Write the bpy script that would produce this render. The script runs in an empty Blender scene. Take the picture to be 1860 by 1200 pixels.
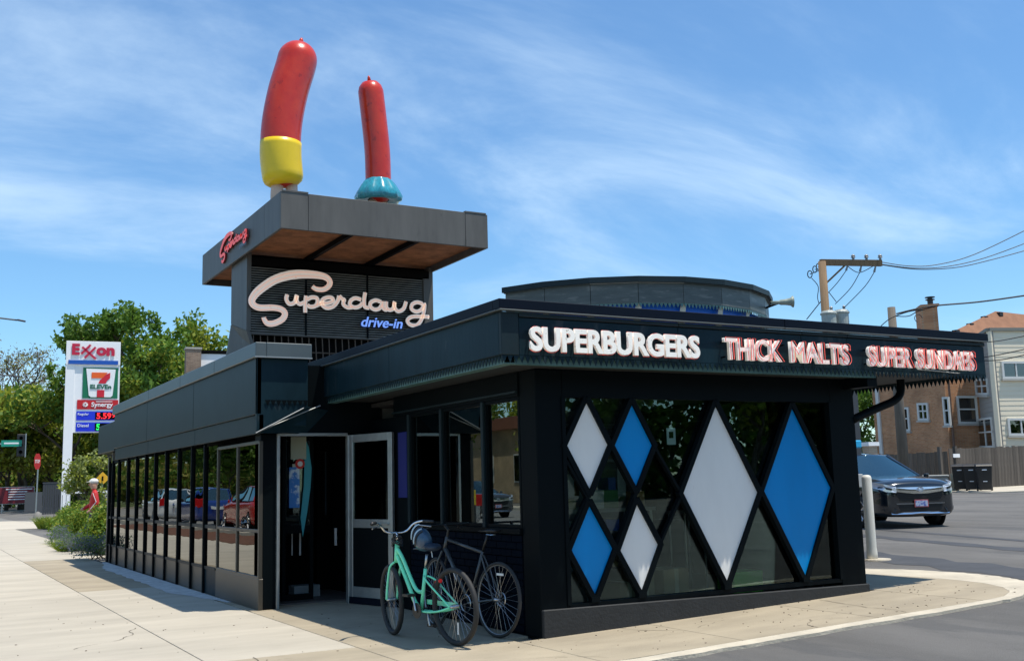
import bpy, bmesh, math, random
import numpy as np
from mathutils import Vector, Matrix
R=math.radians; PI=math.pi
C=bpy.context.scene; COL=C.collection
random.seed(7); rng=np.random.default_rng(7)

# ------------------------------------------------------------------ camera
A=Matrix(((0.8683525,-0.04855538,-0.4935649),(-0.49524905,-0.13769458,-0.85776954),(-0.02631189,0.98928387,-0.14361445)))
CP=Vector((-5.3758,-8.9159,1.5)); F=1900.0
cam=bpy.data.objects.new('camera',bpy.data.cameras.new('camera')); COL.objects.link(cam)
cam.matrix_world=Matrix.Translation(CP)@A.to_4x4()
cam.data.sensor_width=36; cam.data.lens=36*F/1860; cam.data.clip_end=3000; cam.data.clip_start=.05
C.camera=cam
# survey helpers: where a sight line of the photograph meets a real surface
def sight(px,py): return A@Vector(((px-930)/F,-(py-600)/F,-1))
def at(px,py,D):
    d=sight(px,py); return CP+d*(D/math.hypot(d.x,d.y))
# ------------------------------------------------------------------ world and sun
SUN=Vector((.20,-.245,1)).normalized()
w=bpy.data.worlds.new('World'); C.world=w; w.use_nodes=True
nt=w.node_tree; nt.nodes.clear(); N=nt.nodes.new; L=nt.links.new
out=N('ShaderNodeOutputWorld'); bg=N('ShaderNodeBackground'); bg.inputs[1].default_value=.135
sky=N('ShaderNodeTexSky'); sky.sky_type='NISHITA'; sky.sun_disc=False
sky.sun_elevation=math.asin(SUN.z); sky.sun_rotation=math.atan2(SUN.x,SUN.y)
sky.air_density=1.0; sky.dust_density=.25; sky.ozone_density=2.4; sky.altitude=180
tc=N('ShaderNodeTexCoord'); sp=N('ShaderNodeSeparateXYZ'); L(tc.outputs['Generated'],sp.inputs[0])
def mth(op,a,b=None):
    n=N('ShaderNodeMath'); n.operation=op
    for i,x in enumerate((a,b)):
        if x is None: continue
        if isinstance(x,(int,float)): n.inputs[i].default_value=x
        else: L(x,n.inputs[i])
    return n.outputs[0]
zz=mth('ADD',mth('MAXIMUM',sp.outputs[2],0),.22)
u_=mth('DIVIDE',sp.outputs[0],zz); v_=mth('DIVIDE',sp.outputs[1],zz)
cb=N('ShaderNodeCombineXYZ'); L(u_,cb.inputs[0]); L(v_,cb.inputs[1])
mp=N('ShaderNodeMapping'); mp.inputs['Rotation'].default_value=(0,0,R(-28)); mp.inputs['Scale'].default_value=(.75,1.35,1); L(cb.outputs[0],mp.inputs[0])
n1=N('ShaderNodeTexNoise'); n1.inputs['Scale'].default_value=1.25; n1.inputs['Detail'].default_value=9; n1.inputs['Roughness'].default_value=.60; n1.inputs['Distortion'].default_value=.45; L(mp.outputs[0],n1.inputs[0])
n2=N('ShaderNodeTexNoise'); n2.inputs['Scale'].default_value=.6; n2.inputs['Detail'].default_value=3; L(cb.outputs[0],n2.inputs[0])
r1=N('ShaderNodeMapRange'); r1.inputs[1].default_value=.42; r1.inputs[2].default_value=.76; r1.interpolation_type='SMOOTHSTEP'; L(n1.outputs[0],r1.inputs[0])
r2=N('ShaderNodeMapRange'); r2.inputs[1].default_value=.28; r2.inputs[2].default_value=.55; L(n2.outputs[0],r2.inputs[0])
fac=mth('MULTIPLY',mth('MULTIPLY',r1.outputs[0],r2.outputs[0]),.56)
fac=mth('ADD',fac,.13)
hs=N('ShaderNodeHueSaturation'); hs.inputs['Saturation'].default_value=1.30; hs.inputs['Value'].default_value=1.0; L(sky.outputs[0],hs.inputs['Color'])
mx=N('ShaderNodeMix'); mx.data_type='RGBA'; L(fac,mx.inputs[0]); tn=N('ShaderNodeMix'); tn.data_type='RGBA'; tn.blend_type='MULTIPLY'; tn.inputs[0].default_value=1; L(hs.outputs[0],tn.inputs[6]); tn.inputs[7].default_value=(.84,1.03,1.08,1); L(tn.outputs[2],mx.inputs[6]); mx.inputs[7].default_value=(5.3,6.7,8.0,1)
L(mx.outputs[2],bg.inputs[0]); L(bg.outputs[0],out.inputs[0])
sl=bpy.data.lights.new('sun','SUN'); sl.energy=4.8; sl.angle=R(.53); sl.color=(1,.94,.84)
so=bpy.data.objects.new('sun',sl); COL.objects.link(so); so.rotation_euler=SUN.to_track_quat('Z','Y').to_euler()
C.view_settings.view_transform='Standard'; C.view_settings.look='None'; C.view_settings.exposure=.22; C.view_settings.gamma=1
C.render.engine='CYCLES'

# ------------------------------------------------------------------ materials
MATS={}
def M(name,col=(.5,.5,.5),rough=.6,metal=0,var=0,vs=2.0,col2=None,bump=0,bs=60,spec=.5,coat=0,rand=0,emit=0,ecol=None,stretch=(1,1,1),transl=0,spots=None,detail=4):
    if name in MATS: return MATS[name]
    m=bpy.data.materials.new(name); m.use_nodes=True; t=m.node_tree; nd=t.nodes; lk=t.links
    p=nd['Principled BSDF']; p.inputs['Roughness'].default_value=rough; p.inputs['Metallic'].default_value=metal
    p.inputs['Specular IOR Level'].default_value=spec; p.inputs['Coat Weight'].default_value=coat; p.inputs['Coat Roughness'].default_value=.05
    p.inputs['Base Color'].default_value=(*col,1)
    tcd=nd.new('ShaderNodeTexCoord'); mpp=nd.new('ShaderNodeMapping'); mpp.inputs['Scale'].default_value=stretch; lk.new(tcd.outputs['Object'],mpp.inputs[0])
    cur=None
    if col2 is None: col2=tuple(c*(1-var) for c in col)
    if var or col2!=col:
        n=nd.new('ShaderNodeTexNoise'); n.inputs['Scale'].default_value=vs; n.inputs['Detail'].default_value=detail; n.inputs['Roughness'].default_value=.62; lk.new(mpp.outputs[0],n.inputs[0])
        rp=nd.new('ShaderNodeMapRange'); rp.inputs[1].default_value=.32; rp.inputs[2].default_value=.68; lk.new(n.outputs[0],rp.inputs[0])
        mi=nd.new('ShaderNodeMix'); mi.data_type='RGBA'; lk.new(rp.outputs[0],mi.inputs[0]); mi.inputs[6].default_value=(*col,1); mi.inputs[7].default_value=(*col2,1); cur=mi.outputs[2]
    if spots:   # (colour, scale, threshold, strength) patches of stain or wear
        n=nd.new('ShaderNodeTexNoise'); n.inputs['Scale'].default_value=spots[1]; n.inputs['Detail'].default_value=7; n.inputs['Roughness'].default_value=.65; lk.new(mpp.outputs[0],n.inputs[0])
        rp=nd.new('ShaderNodeMapRange'); rp.inputs[1].default_value=spots[2]; rp.inputs[2].default_value=spots[2]+.06; rp.inputs[4].default_value=spots[3]; lk.new(n.outputs[0],rp.inputs[0])
        mi=nd.new('ShaderNodeMix'); mi.data_type='RGBA'; lk.new(rp.outputs[0],mi.inputs[0]); mi.inputs[7].default_value=(*spots[0],1)
        if cur: lk.new(cur,mi.inputs[6])
        else: mi.inputs[6].default_value=(*col,1)
        cur=mi.outputs[2]
    if rand:
        oi=nd.new('ShaderNodeObjectInfo'); mr=nd.new('ShaderNodeMapRange'); mr.inputs[3].default_value=1-rand; mr.inputs[4].default_value=1+rand; lk.new(oi.outputs['Random'],mr.inputs[0])
        h=nd.new('ShaderNodeHueSaturation'); lk.new(mr.outputs[0],h.inputs['Value'])
        if cur: lk.new(cur,h.inputs['Color'])
        else: h.inputs['Color'].default_value=(*col,1)
        cur=h.outputs[0]
    if cur: lk.new(cur,p.inputs['Base Color'])
    if bump:
        n=nd.new('ShaderNodeTexNoise'); n.inputs['Scale'].default_value=bs; n.inputs['Detail'].default_value=5; lk.new(mpp.outputs[0],n.inputs[0])
        b=nd.new('ShaderNodeBump'); b.inputs['Strength'].default_value=min(1,bump); b.inputs['Distance'].default_value=.02; lk.new(n.outputs[0],b.inputs['Height']); lk.new(b.outputs[0],p.inputs['Normal'])
    if emit:
        p.inputs['Emission Color'].default_value=(*(ecol or col),1); p.inputs['Emission Strength'].default_value=emit
    if transl:
        tr=nd.new('ShaderNodeBsdfTranslucent')
        if cur: lk.new(cur,tr.inputs[0])
        else: tr.inputs[0].default_value=(*col,1)
        ms=nd.new('ShaderNodeMixShader'); ms.inputs[0].default_value=transl; lk.new(p.outputs[0],ms.inputs[1]); lk.new(tr.outputs[0],ms.inputs[2])
        lk.new(ms.outputs[0],nd['Material Output'].inputs[0])
    MATS[name]=m; return m
def glassmat(name,tint,refl=.08,ior=1.5,gcol=(1,1,1),rough=0.0,wave=0):
    if name in MATS: return MATS[name]
    m=bpy.data.materials.new(name); m.use_nodes=True; t=m.node_tree; nd=t.nodes; lk=t.links; nd.clear()
    o=nd.new('ShaderNodeOutputMaterial'); tr=nd.new('ShaderNodeBsdfTransparent'); tr.inputs[0].default_value=(*tint,1)
    g=nd.new('ShaderNodeBsdfGlossy'); g.inputs['Roughness'].default_value=rough; g.inputs[0].default_value=(*gcol,1)
    fr=nd.new('ShaderNodeFresnel'); fr.inputs[0].default_value=ior
    ad=nd.new('ShaderNodeMath'); ad.operation='MULTIPLY_ADD'; ad.inputs[1].default_value=1-refl; ad.inputs[2].default_value=refl; lk.new(fr.outputs[0],ad.inputs[0])
    if wave:
        tcd=nd.new('ShaderNodeTexCoord'); n=nd.new('ShaderNodeTexNoise'); n.inputs['Scale'].default_value=1.3; n.inputs['Detail'].default_value=1; lk.new(tcd.outputs['Object'],n.inputs[0])
        b=nd.new('ShaderNodeBump'); b.inputs['Strength'].default_value=wave; b.inputs['Distance'].default_value=.01; lk.new(n.outputs[0],b.inputs['Height']); lk.new(b.outputs[0],g.inputs['Normal'])
    ms=nd.new('ShaderNodeMixShader'); lk.new(ad.outputs[0],ms.inputs[0]); lk.new(tr.outputs[0],ms.inputs[1]); lk.new(g.outputs[0],ms.inputs[2]); lk.new(ms.outputs[0],o.inputs[0])
    MATS[name]=m; return m
def brickmat(name,c1,c2,mortar,bw=.21,bh=.075,rough=.9):
    if name in MATS: return MATS[name]
    m=M(name,c1,rough); t=m.node_tree; nd=t.nodes; lk=t.links; p=nd['Principled BSDF']
    tcd=nd.new('ShaderNodeTexCoord'); s=nd.new('ShaderNodeSeparateXYZ'); lk.new(tcd.outputs['Object'],s.inputs[0])
    a=nd.new('ShaderNodeMath'); a.operation='ADD'; lk.new(s.outputs[0],a.inputs[0]); lk.new(s.outputs[1],a.inputs[1])
    c=nd.new('ShaderNodeCombineXYZ'); lk.new(a.outputs[0],c.inputs[0]); lk.new(s.outputs[2],c.inputs[1])
    b=nd.new('ShaderNodeTexBrick'); b.inputs['Scale'].default_value=1; b.inputs['Brick Width'].default_value=bw; b.inputs['Row Height'].default_value=bh; b.inputs['Mortar Size'].default_value=.008
    b.inputs['Color1'].default_value=(*c1,1); b.inputs['Color2'].default_value=(*c2,1); b.inputs['Mortar'].default_value=(*mortar,1); lk.new(c.outputs[0],b.inputs[0])
    n=nd.new('ShaderNodeTexNoise'); n.inputs['Scale'].default_value=.9; n.inputs['Detail'].default_value=6; lk.new(tcd.outputs['Object'],n.inputs[0])
    mr=nd.new('ShaderNodeMapRange'); mr.inputs[1].default_value=.3; mr.inputs[2].default_value=.7; mr.inputs[3].default_value=.72; mr.inputs[4].default_value=1.2; lk.new(n.outputs[0],mr.inputs[0])
    h=nd.new('ShaderNodeHueSaturation'); lk.new(mr.outputs[0],h.inputs['Value']); lk.new(b.outputs[0],h.inputs['Color']); lk.new(h.outputs[0],p.inputs['Base Color'])
    bp=nd.new('ShaderNodeBump'); bp.inputs['Strength'].default_value=.5; bp.inputs['Distance'].default_value=.01; bp.invert=True; lk.new(b.outputs['Fac'],bp.inputs['Height']); lk.new(bp.outputs[0],p.inputs['Normal'])
    return m

# ------------------------------------------------------------------ geometry helpers
class MB:
    def __init__(s): s.v=[]; s.f=[]; s.m=[]; s.big=False
    def add(s,vs,fs,m=0):
        o=len(s.v); s.v+= [tuple(x) for x in vs]; s.f+=[tuple(i+o for i in q) for q in fs]; s.m+=[m]*len(fs); return s
    def quad(s,a,b,c,d,m=0): return s.add([a,b,c,d],[(0,1,2,3)],m)
    def box(s,x0,x1,y0,y1,z0,z1,m=0):
        return s.add([(x0,y0,z0),(x1,y0,z0),(x1,y1,z0),(x0,y1,z0),(x0,y0,z1),(x1,y0,z1),(x1,y1,z1),(x0,y1,z1)],[(0,3,2,1),(4,5,6,7),(0,1,5,4),(1,2,6,5),(2,3,7,6),(3,0,4,7)],m)
    def obox(s,o,u,v,n,m=0):  # oriented box: corner o and three edge vectors
        o=Vector(o);u=Vector(u);v=Vector(v);n=Vector(n)
        P=[o,o+u,o+u+v,o+v]; P+=[p+n for p in P]
        return s.add(P,[(0,3,2,1),(4,5,6,7),(0,1,5,4),(1,2,6,5),(2,3,7,6),(3,0,4,7)],m)
    def prism(s,poly,d,m=0,ms=None):
        n=len(poly); d=Vector(d); P=[Vector(p) for p in poly]; P+=[p+d for p in P]
        s.add(P,[tuple(range(n)),tuple(range(2*n-1,n-1,-1))],m); o=len(s.v)-2*n
        s.f+=[(o+i,o+i+n,o+(i+1)%n+n,o+(i+1)%n) for i in range(n)]; s.m+=[m if ms is None else ms]*n; return s
    def tube(s,pts,r,n=8,m=0,close=False,flat=None):
        P=[Vector(p) for p in pts]; K=len(P); rr=r if isinstance(r,(list,tuple)) else [r]*K
        vs=[];fs=[]; up=None
        for i,p in enumerate(P):
            if close: t=P[(i+1)%K]-P[i-1]
            else: t=P[min(i+1,K-1)]-P[max(i-1,0)]
            t=t.normalized() if t.length>1e-9 else Vector((0,0,1))
            if up is None:
                up=Vector((0,0,1)) if abs(t.z)<.9 else Vector((1,0,0))
            a=t.cross(up)
            if a.length<1e-6: a=t.cross(Vector((1,0,0)))
            a.normalize(); b=a.cross(t).normalized(); up=b
            for k in range(n):
                g=2*PI*k/n; vs.append(p+a*math.cos(g)*rr[i]+b*math.sin(g)*rr[i]*(flat or 1))
        for i in range(K if close else K-1):
            j=(i+1)%K
            for k in range(n): fs.append((i*n+k,i*n+(k+1)%n,j*n+(k+1)%n,j*n+k))
        if not close: fs+=[tuple(range(n-1,-1,-1)),tuple((K-1)*n+k for k in range(n))]
        return s.add(vs,fs,m)
    def lathe(s,prof,c=(0,0,0),n=24,m=0,axis='z'):  # prof [(r,h)]
        vs=[];fs=[];K=len(prof)
        for r,h in prof:
            for k in range(n):
                g=2*PI*k/n; x,y=r*math.cos(g),r*math.sin(g)
                q={'z':(x,y,h),'y':(x,h,y),'x':(h,x,y)}[axis]
                vs.append((q[0]+c[0],q[1]+c[1],q[2]+c[2]))
        for i in range(K-1):
            for k in range(n): fs.append((i*n+k,i*n+(k+1)%n,(i+1)*n+(k+1)%n,(i+1)*n+k))
        return s.add(vs,fs,m)
    def ball(s,c,r,n=12,m=0):
        r=(r,r,r) if isinstance(r,(int,float)) else r; K=n//2+1; vs=[];fs=[]
        for i in range(K):
            a=PI*i/(K-1)
            for k in range(n):
                g=2*PI*k/n; vs.append((c[0]+r[0]*math.sin(a)*math.cos(g),c[1]+r[1]*math.sin(a)*math.sin(g),c[2]+r[2]*math.cos(a)))
        for i in range(K-1):
            for k in range(n): fs.append((i*n+k,i*n+(k+1)%n,(i+1)*n+(k+1)%n,(i+1)*n+k))
        return s.add(vs,fs,m)
    def build(s,name,mats,parent=None,smooth=False,kind=None,bevel=0,off=None,norm=True):
        me=bpy.data.meshes.new(name); vs=s.v
        if off is not None: vs=[(a-off[0],b-off[1],c-off[2]) for a,b,c in vs]
        me.from_pydata(vs,[],s.f)
        if not isinstance(mats,(list,tuple)): mats=[mats]
        for x in mats: me.materials.append(x)
        if len(mats)>1: me.polygons.foreach_set('material_index',s.m)
        if norm:
            bm=bmesh.new(); bm.from_mesh(me); bmesh.ops.remove_doubles(bm,verts=bm.verts,dist=1e-6) if smooth else None
            bmesh.ops.recalc_face_normals(bm,faces=bm.faces); bm.to_mesh(me); bm.free()
        if smooth: me.polygons.foreach_set('use_smooth',[True]*len(me.polygons))
        me.update(); o=bpy.data.objects.new(name,me); COL.objects.link(o)
        if parent: o.parent=parent
        if kind: o['kind']=kind
        if bevel:
            b=o.modifiers.new('bevel','BEVEL'); b.width=bevel; b.segments=1; b.limit_method='ANGLE'
        return o
def thing(name,label,cat,loc=(0,0,0),rz=0,group=None):
    o=bpy.data.objects.new(name,None); COL.objects.link(o); o.location=loc; o.rotation_euler=(0,0,rz); o.empty_display_size=.2
    o['label']=label; o['category']=cat
    if group: o['group']=group
    return o
def tag(o,label,cat,group=None):
    o['label']=label; o['category']=cat
    if group: o['group']=group
    return o
def dup(root,loc,rz,label,group=None):
    def cp(o,par):
        c=o.copy(); COL.objects.link(c); c.parent=par
        for ch in list(o.children): cp(ch,c)
        return c
    r=cp(root,None); r.location=loc; r.rotation_euler=(0,0,rz); r['label']=label
    if group: r['group']=group
    return r
def catmull(P,k=6):
    P=[Vector(p) for p in P]; out=[]
    for i in range(len(P)-1):
        a=P[max(i-1,0)];b=P[i];c=P[i+1];d=P[min(i+2,len(P)-1)]
        for j in range(k):
            t=j/k; out.append(.5*((2*b)+(c-a)*t+(2*a-5*b+4*c-d)*t*t+(3*b-a-3*c+d)*t**3))
    out.append(P[-1]); return out
TC={}
def textmesh(s,offset=0,extrude=.02,shear=0,neon=0):
    cu=bpy.data.curves.new('t','FONT'); cu.body=s; cu.size=1; cu.offset=offset; cu.extrude=extrude; cu.shear=shear; cu.resolution_u=4
    if neon: cu.fill_mode='NONE'; cu.bevel_depth=neon; cu.bevel_resolution=1; cu.extrude=0
    o=bpy.data.objects.new('t',cu); COL.objects.link(o)
    me=bpy.data.meshes.new_from_object(o.evaluated_get(bpy.context.evaluated_depsgraph_get())); 
    bpy.data.objects.remove(o); bpy.data.curves.remove(cu); return me
def text(s,name,mat,parent,o,U,V,w,h,depth=.02,offset=.0,shear=0,neon=0,lift=0,label=None):
    """lettering whose box starts at o, w wide along U and h high along V, facing U x V"""
    me=textmesh(s,offset,.02,shear,neon); n=len(me.vertices)
    if n==0: return None
    co=np.empty(n*3); me.vertices.foreach_get('co',co); co=co.reshape(-1,3)
    mn=co.min(0); mxx=co.max(0); q=(co-mn)/np.maximum(mxx-mn,1e-6)
    U=Vector(U).normalized(); V=Vector(V).normalized(); Nn=U.cross(V); o=Vector(o)
    W=np.array(o)[None]+q[:,0:1]*w*np.array(U)[None]+q[:,1:2]*h*np.array(V)[None]+(q[:,2:3]*depth+lift)*np.array(Nn)[None]
    me.vertices.foreach_set('co',W.reshape(-1)); me.materials.clear(); me.materials.append(mat); me.update(); me.name=name
    ob=bpy.data.objects.new(name,me); COL.objects.link(ob); ob.parent=parent
    if label: ob['label']=label
    return ob
def struct(o): o['kind']='structure'; return o

# ------------------------------------------------------------------ palette
pn=M('dark_panel',(.008,.025,.035),.4,spec=.13,var=.35,vs=1.5,bump=.10,bs=7,spots=((.045,.058,.064),2.6,.60,.5),stretch=(2,2,.55),detail=8)
pn2=M('dark_panel_dull',(.013,.025,.030),.45,spec=.2,var=.3,vs=2,bump=.05,bs=9,spots=((.10,.11,.11),3,.70,.3))
navy=M('navy_coping',(.002,.005,.012),.5,spec=.12,bump=.03,bs=8)
cope=M('grey_coping',(.075,.095,.10),.4,var=.2,vs=1,spots=((.2,.2,.19),4,.72,.4))
blk=M('black_paint',(.002,.0042,.0055),.5,spec=.07,bump=.03,bs=12,spots=((.05,.05,.05),5,.78,.25))
blkm=M('black_matt',(.004,.004,.004),.9,spec=.1)
teal=M('teal_flashing',(.08,.17,.16),.4,var=.3,vs=4)
trim=M('trim_edge',(.30,.31,.30),.4,metal=.4)
alu=M('aluminium_frame',(.42,.45,.45),.38,metal=.75,var=.2,vs=8)
bronze=M('bronze_panel',(.075,.068,.055),.38,metal=.3,var=.15,vs=1.2)
tow=M('tower_panel',(.125,.119,.108),.5,spec=.3,var=.28,vs=1.6,bump=.08,bs=6,spots=((.06,.06,.055),3.0,.62,.45),stretch=(2.2,2.2,.4),detail=8)
slat=M('louvre_slat',(.17,.17,.155),.5,var=.3,vs=4)
brown=M('soffit_brown',(.55,.22,.09),.7,var=.5,vs=3)
white=M('white_panel',(.78,.78,.75),.3,var=.10,vs=1.1,bump=.04,bs=2,spots=((.5,.49,.45),5,.66,.35),stretch=(2,2,.6),detail=8)
blue=M('blue_panel',(.001,.24,.60),.25,var=.12,vs=1.2,spec=.3,bump=.04,bs=2,spots=((.01,.16,.42),5,.66,.4),stretch=(2,2,.6),detail=8)
gl_l=glassmat('tinted_mirror_glass',(.10,.10,.09),.18,1.7,(.74,.74,.70),wave=.25)
gl_f=glassmat('shop_glass',(.80,.88,.85),.03,1.45,(.58,.68,.65))
gl_s=glassmat('side_glass',(.35,.40,.40),.16,1.6,(.85,.95,.92))
gl_h=glassmat('house_glass',(.12,.14,.15),.10,1.5)
conc=M('concrete_pale',(.50,.45,.36),.85,var=.22,vs=.8,bump=.35,bs=60,rand=.07,stretch=(.6,2.2,1),detail=12,spots=((.27,.24,.19),5,.64,.45))
conct=M('concrete_tan',(.385,.325,.23),.85,var=.28,vs=1.0,bump=.35,bs=60,rand=.07,stretch=(.7,1.8,1),detail=12,spots=((.22,.18,.12),5,.62,.5))
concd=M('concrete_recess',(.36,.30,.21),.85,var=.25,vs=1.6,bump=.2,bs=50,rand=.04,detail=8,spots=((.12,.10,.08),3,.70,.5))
kerbm=M('kerb_concrete',(.56,.50,.39),.85,var=.25,vs=3,bump=.4,bs=40,spots=((.15,.13,.10),9,.66,.7))
asph=M('asphalt',(.165,.157,.145),.88,var=.38,vs=.45,bump=.7,bs=150,stretch=(1.6,.5,1),detail=12,spots=((.085,.084,.082),.55,.55,.6))
seal=M('asphalt_seal',(.06,.06,.062),.7,var=.3,vs=2,bump=.3,bs=90)
road=M('road_grey',(.20,.195,.18),.88,var=.2,vs=.4,bump=.3,bs=60)
grass=M('grass',(.11,.14,.035),.9,var=.4,vs=.5)
soil=M('soil',(.10,.075,.05),.95,var=.5,vs=4,bump=.5,bs=20)
rubber=M('rubber',(.012,.012,.012),.75)
chrome=M('chrome',(.75,.76,.77),.15,metal=1)
steel=M('steel',(.45,.46,.47),.3,metal=1)

# ------------------------------------------------------------------ ground
def zc(x): return .028*min(max(x,0),8)
def zg(x): return zc(x)-.03+.016*min(max(x-8,0),60)
g=MB(); xs=[-400,-60,-20,-10,-5,-2,0,2,4,6,8,12,20,30,45,68,120,500]; ys=[-400,-100,-40,-20,-10,0,10,20,40,60,100,160,600]
for x in xs:
    for y in ys: g.v.append((x,y,zg(x)))
ny=len(ys)
for i in range(len(xs)-1):
    for j in range(ny-1): g.f.append((i*ny+j,(i+1)*ny+j,(i+1)*ny+j+1,i*ny+j+1)); g.m.append(0)
struct(g.build('parking_lot_ground',asph))
sw=struct(MB().box(-6.6,-1.6,-9.5,60,-.05,-.018).build('sidewalk',conct))
def slab(x0,x1,y0,y1,mat,gap=.006,parent=None):
    b=MB(); z=.0
    P=[(x0+gap,y0+gap),(x1-gap,y0+gap),(x1-gap,y1-gap),(x0+gap,y1-gap)]
    b.prism([(x,y,zc(x)-.028) for x,y in P],(0,0,.028)); return b.build('slab',mat,parent or sw,bevel=.004)
cuts=[-9.5,-6,-2.6,.72,8.85,18.0,26.5,35,43.5,60]
for i in range(len(cuts)-1):
    a,b=cuts[i],cuts[i+1]
    slab(-3.02,-1.62 if a<18 else -1.1,a,b,conct if i in (0,1,2,4) else conc)
    slab(-5.0,-3.02,a-.6,b-.6,conct if i in (1,) else conc); slab(-6.6,-5.0,a-.6,b-.6,conc)
# apron in front of and inside the recess
ap=struct(MB().prism([(-1.6,-1.45,-.032),(-1.6,8,-.032),(0,8,-.032),(0,-1.45,-.032)],(0,0,.003)).build('apron_pavement',conct))
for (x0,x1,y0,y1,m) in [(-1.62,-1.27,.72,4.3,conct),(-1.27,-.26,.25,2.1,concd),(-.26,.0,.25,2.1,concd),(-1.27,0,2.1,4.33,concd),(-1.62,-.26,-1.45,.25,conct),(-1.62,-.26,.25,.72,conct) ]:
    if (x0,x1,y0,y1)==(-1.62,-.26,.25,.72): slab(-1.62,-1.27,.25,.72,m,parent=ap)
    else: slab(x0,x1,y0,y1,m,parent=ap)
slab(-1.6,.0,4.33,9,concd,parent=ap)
slab(-1.62,-.26,-9,-1.45,conct,parent=ap)
slab(-.26,1.25,-1.45,0,conct,parent=ap); slab(1.25,3.02,-1.45,0,conct,parent=ap); slab(3.02,4.62,-1.45,0,conct,parent=ap)
# rounded end of the apron and its kerb
inner=[(4.62,-1.45),(5.0,-1.42),(5.35,-1.25),(5.65,-.95),(5.85,-.55),(5.93,-.1),(5.93,.5),(5.86,1.1),(5.7,1.6),(5.6,9),(4.62,9)]
b=MB(); b.prism([(x,y,zc(x)-.028) for x,y in inner],(0,0,.028)); b.build('slab',conct,ap)
outer=[(-.26,-1.63),(2,-1.62),(4.62,-1.62),(5.2,-1.52),(5.75,-1.3),(6.25,-.85),(6.5,-.35),(6.6,.3),(6.55,1.1),(6.3,1.75),(6.2,9)]
inn2=[(-.26,-1.456),(2,-1.456),(4.62,-1.456)]+[(x+.006,y) for x,y in inner[1:10]]
inn2=inn2[:3]+inn2[3:]; 
def resample(P,n):
    P=[Vector((*p,0)) for p in P]; d=[0]
    for i in range(1,len(P)): d.append(d[-1]+(P[i]-P[i-1]).length)
    o=[]
    for k in range(n):
        t=d[-1]*k/(n-1); i=max(j for j in range(len(d)) if d[j]<=t+1e-9); i=min(i,len(P)-2)
        f=(t-d[i])/(d[i+1]-d[i]); o.append(P[i].lerp(P[i+1],f))
    return o
kb=MB(); ri=random.Random(3)
a_=inn2; b_=outer; n=len(a_)
for i in range(n-1):
    A0,A1,B0,B1=a_[i],a_[min(i+1,len(a_)-1)],b_[i],b_[min(i+1,len(b_)-1)]
    seg=8
    for k in range(seg):
        t0,t1=k/seg,(k+1)/seg; l=lambda p,q,t:(p[0]+(q[0]-p[0])*t,p[1]+(q[1]-p[1])*t)
        q=[l(A0,A1,t0),l(A0,A1,t1),l(B0,B1,t1),l(B0,B1,t0)]
        if k or i: q[3]=lastq
        if i<9: q[2]=(q[2][0]+ri.uniform(-.022,.022),q[2][1]+ri.uniform(-.028,.02))
        lastq=q[2]; kb.prism([(x,y,zc(x)-.03) for x,y in q],(0,0,.030))
struct(kb.build('kerb_strip',kerbm))
# dark sealed patch beside the rounded kerb, and long tar seams on the lot
sm=MB()
def onlot(P,dz=.004): return [(x,y,zg(x)+dz) for x,y in P]
for (x0,y0,x1,y1,w_) in [(6.9,-1.2,9.5,9,.5),(8.6,-3,12,8.2,.25),(9.8,-3,13,7.2,.14),(12,-4,17,6.3,.3),(14,-5,21,8,.2),(16,-6,26,12,.4),(20,-6,33,14,.4),(3,-9,12,-2.2,.10)]:
    P=[]; Q=[]
    for k in range(21):
        t=k/20; x=x0+(x1-x0)*t; y=y0+(y1-y0)*t; ww=w_*(.6+.5*math.sin(k*1.9)**2); P.append((x-ww,y)); Q.append((x+ww,y))
    for k in range(20): sm.add(onlot([P[k],P[k+1],Q[k+1],Q[k]]),[(0,1,2,3)])
struct(sm.build('tar_seams',seal))
pad=[at(1690,895,50),at(1800,897,46),at(1950,897,47),at(1950,880,62),at(1690,880,58)]
b=MB(); b.prism([(p.x,p.y,zg(p.x)+.002) for p in pad],(0,0,.05)); struct(b.build('alley_apron',conc))
# left background ground
def sheet(name,mat,P,z=-.022): 
    b=MB(); b.add([(x,y,z) for x,y in P],[tuple(range(len(P)))]); return struct(b.build(name,mat,norm=False))
sheet('cross_street',road,[(-60,62),(40,62),(60,100),(-60,100)])
sheet('grass_verge',grass,[(-90,100),(90,100),(160,300),(-160,300)],-.020)
b=MB(); b.prism([(-4.5,44,-.02),(1.2,44,-.02),(2.6,60,-.02),(-2.5,62,-.02)],(0,0,.03)); struct(b.build('driveway',conc))
b=MB(); b.box(-60,40,99.6,100.0,-.02,.12); b.box(-60,-4.6,61.8,62.1,-.02,.1); struct(b.build('street_kerb',kerbm))
b=MB(); b.prism([(-1.05,17,-.02),(-.95,19,-.02),(-.7,26,-.02),(-.05,38,-.02),(.9,46,-.02),(1.6,60,-.02),(7,60,-.02),(7,16.3,-.02),(-1.0,16.3,-.02)],(0,0,.045)); struct(b.build('planting_bed',soil))
sheet('street',road,[(-24,-60),(-7.6,-60),(-7.6,61.5),(-24,61.5)],-.021)
b=MB(); b.box(-7.6,-7.42,-60,61,-.03,.1); b.box(-24.2,-24,-60,61,-.03,.1); struct(b.build('street_side_kerb',kerbm))
sheet('far_pavement',conc,[(-29,-60),(-24.2,-60),(-24.2,61),(-29,61)],-.010)
b=MB(); b.prism([(-7.3,20,-.02),(-5.7,20,-.02),(-5.7,44,-.02),(-7.3,44,-.02)],(0,0,.04)); struct(b.build('mulch_bed',M('mulch',(.16,.065,.03),.95,var=.5,vs=6)))

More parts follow.
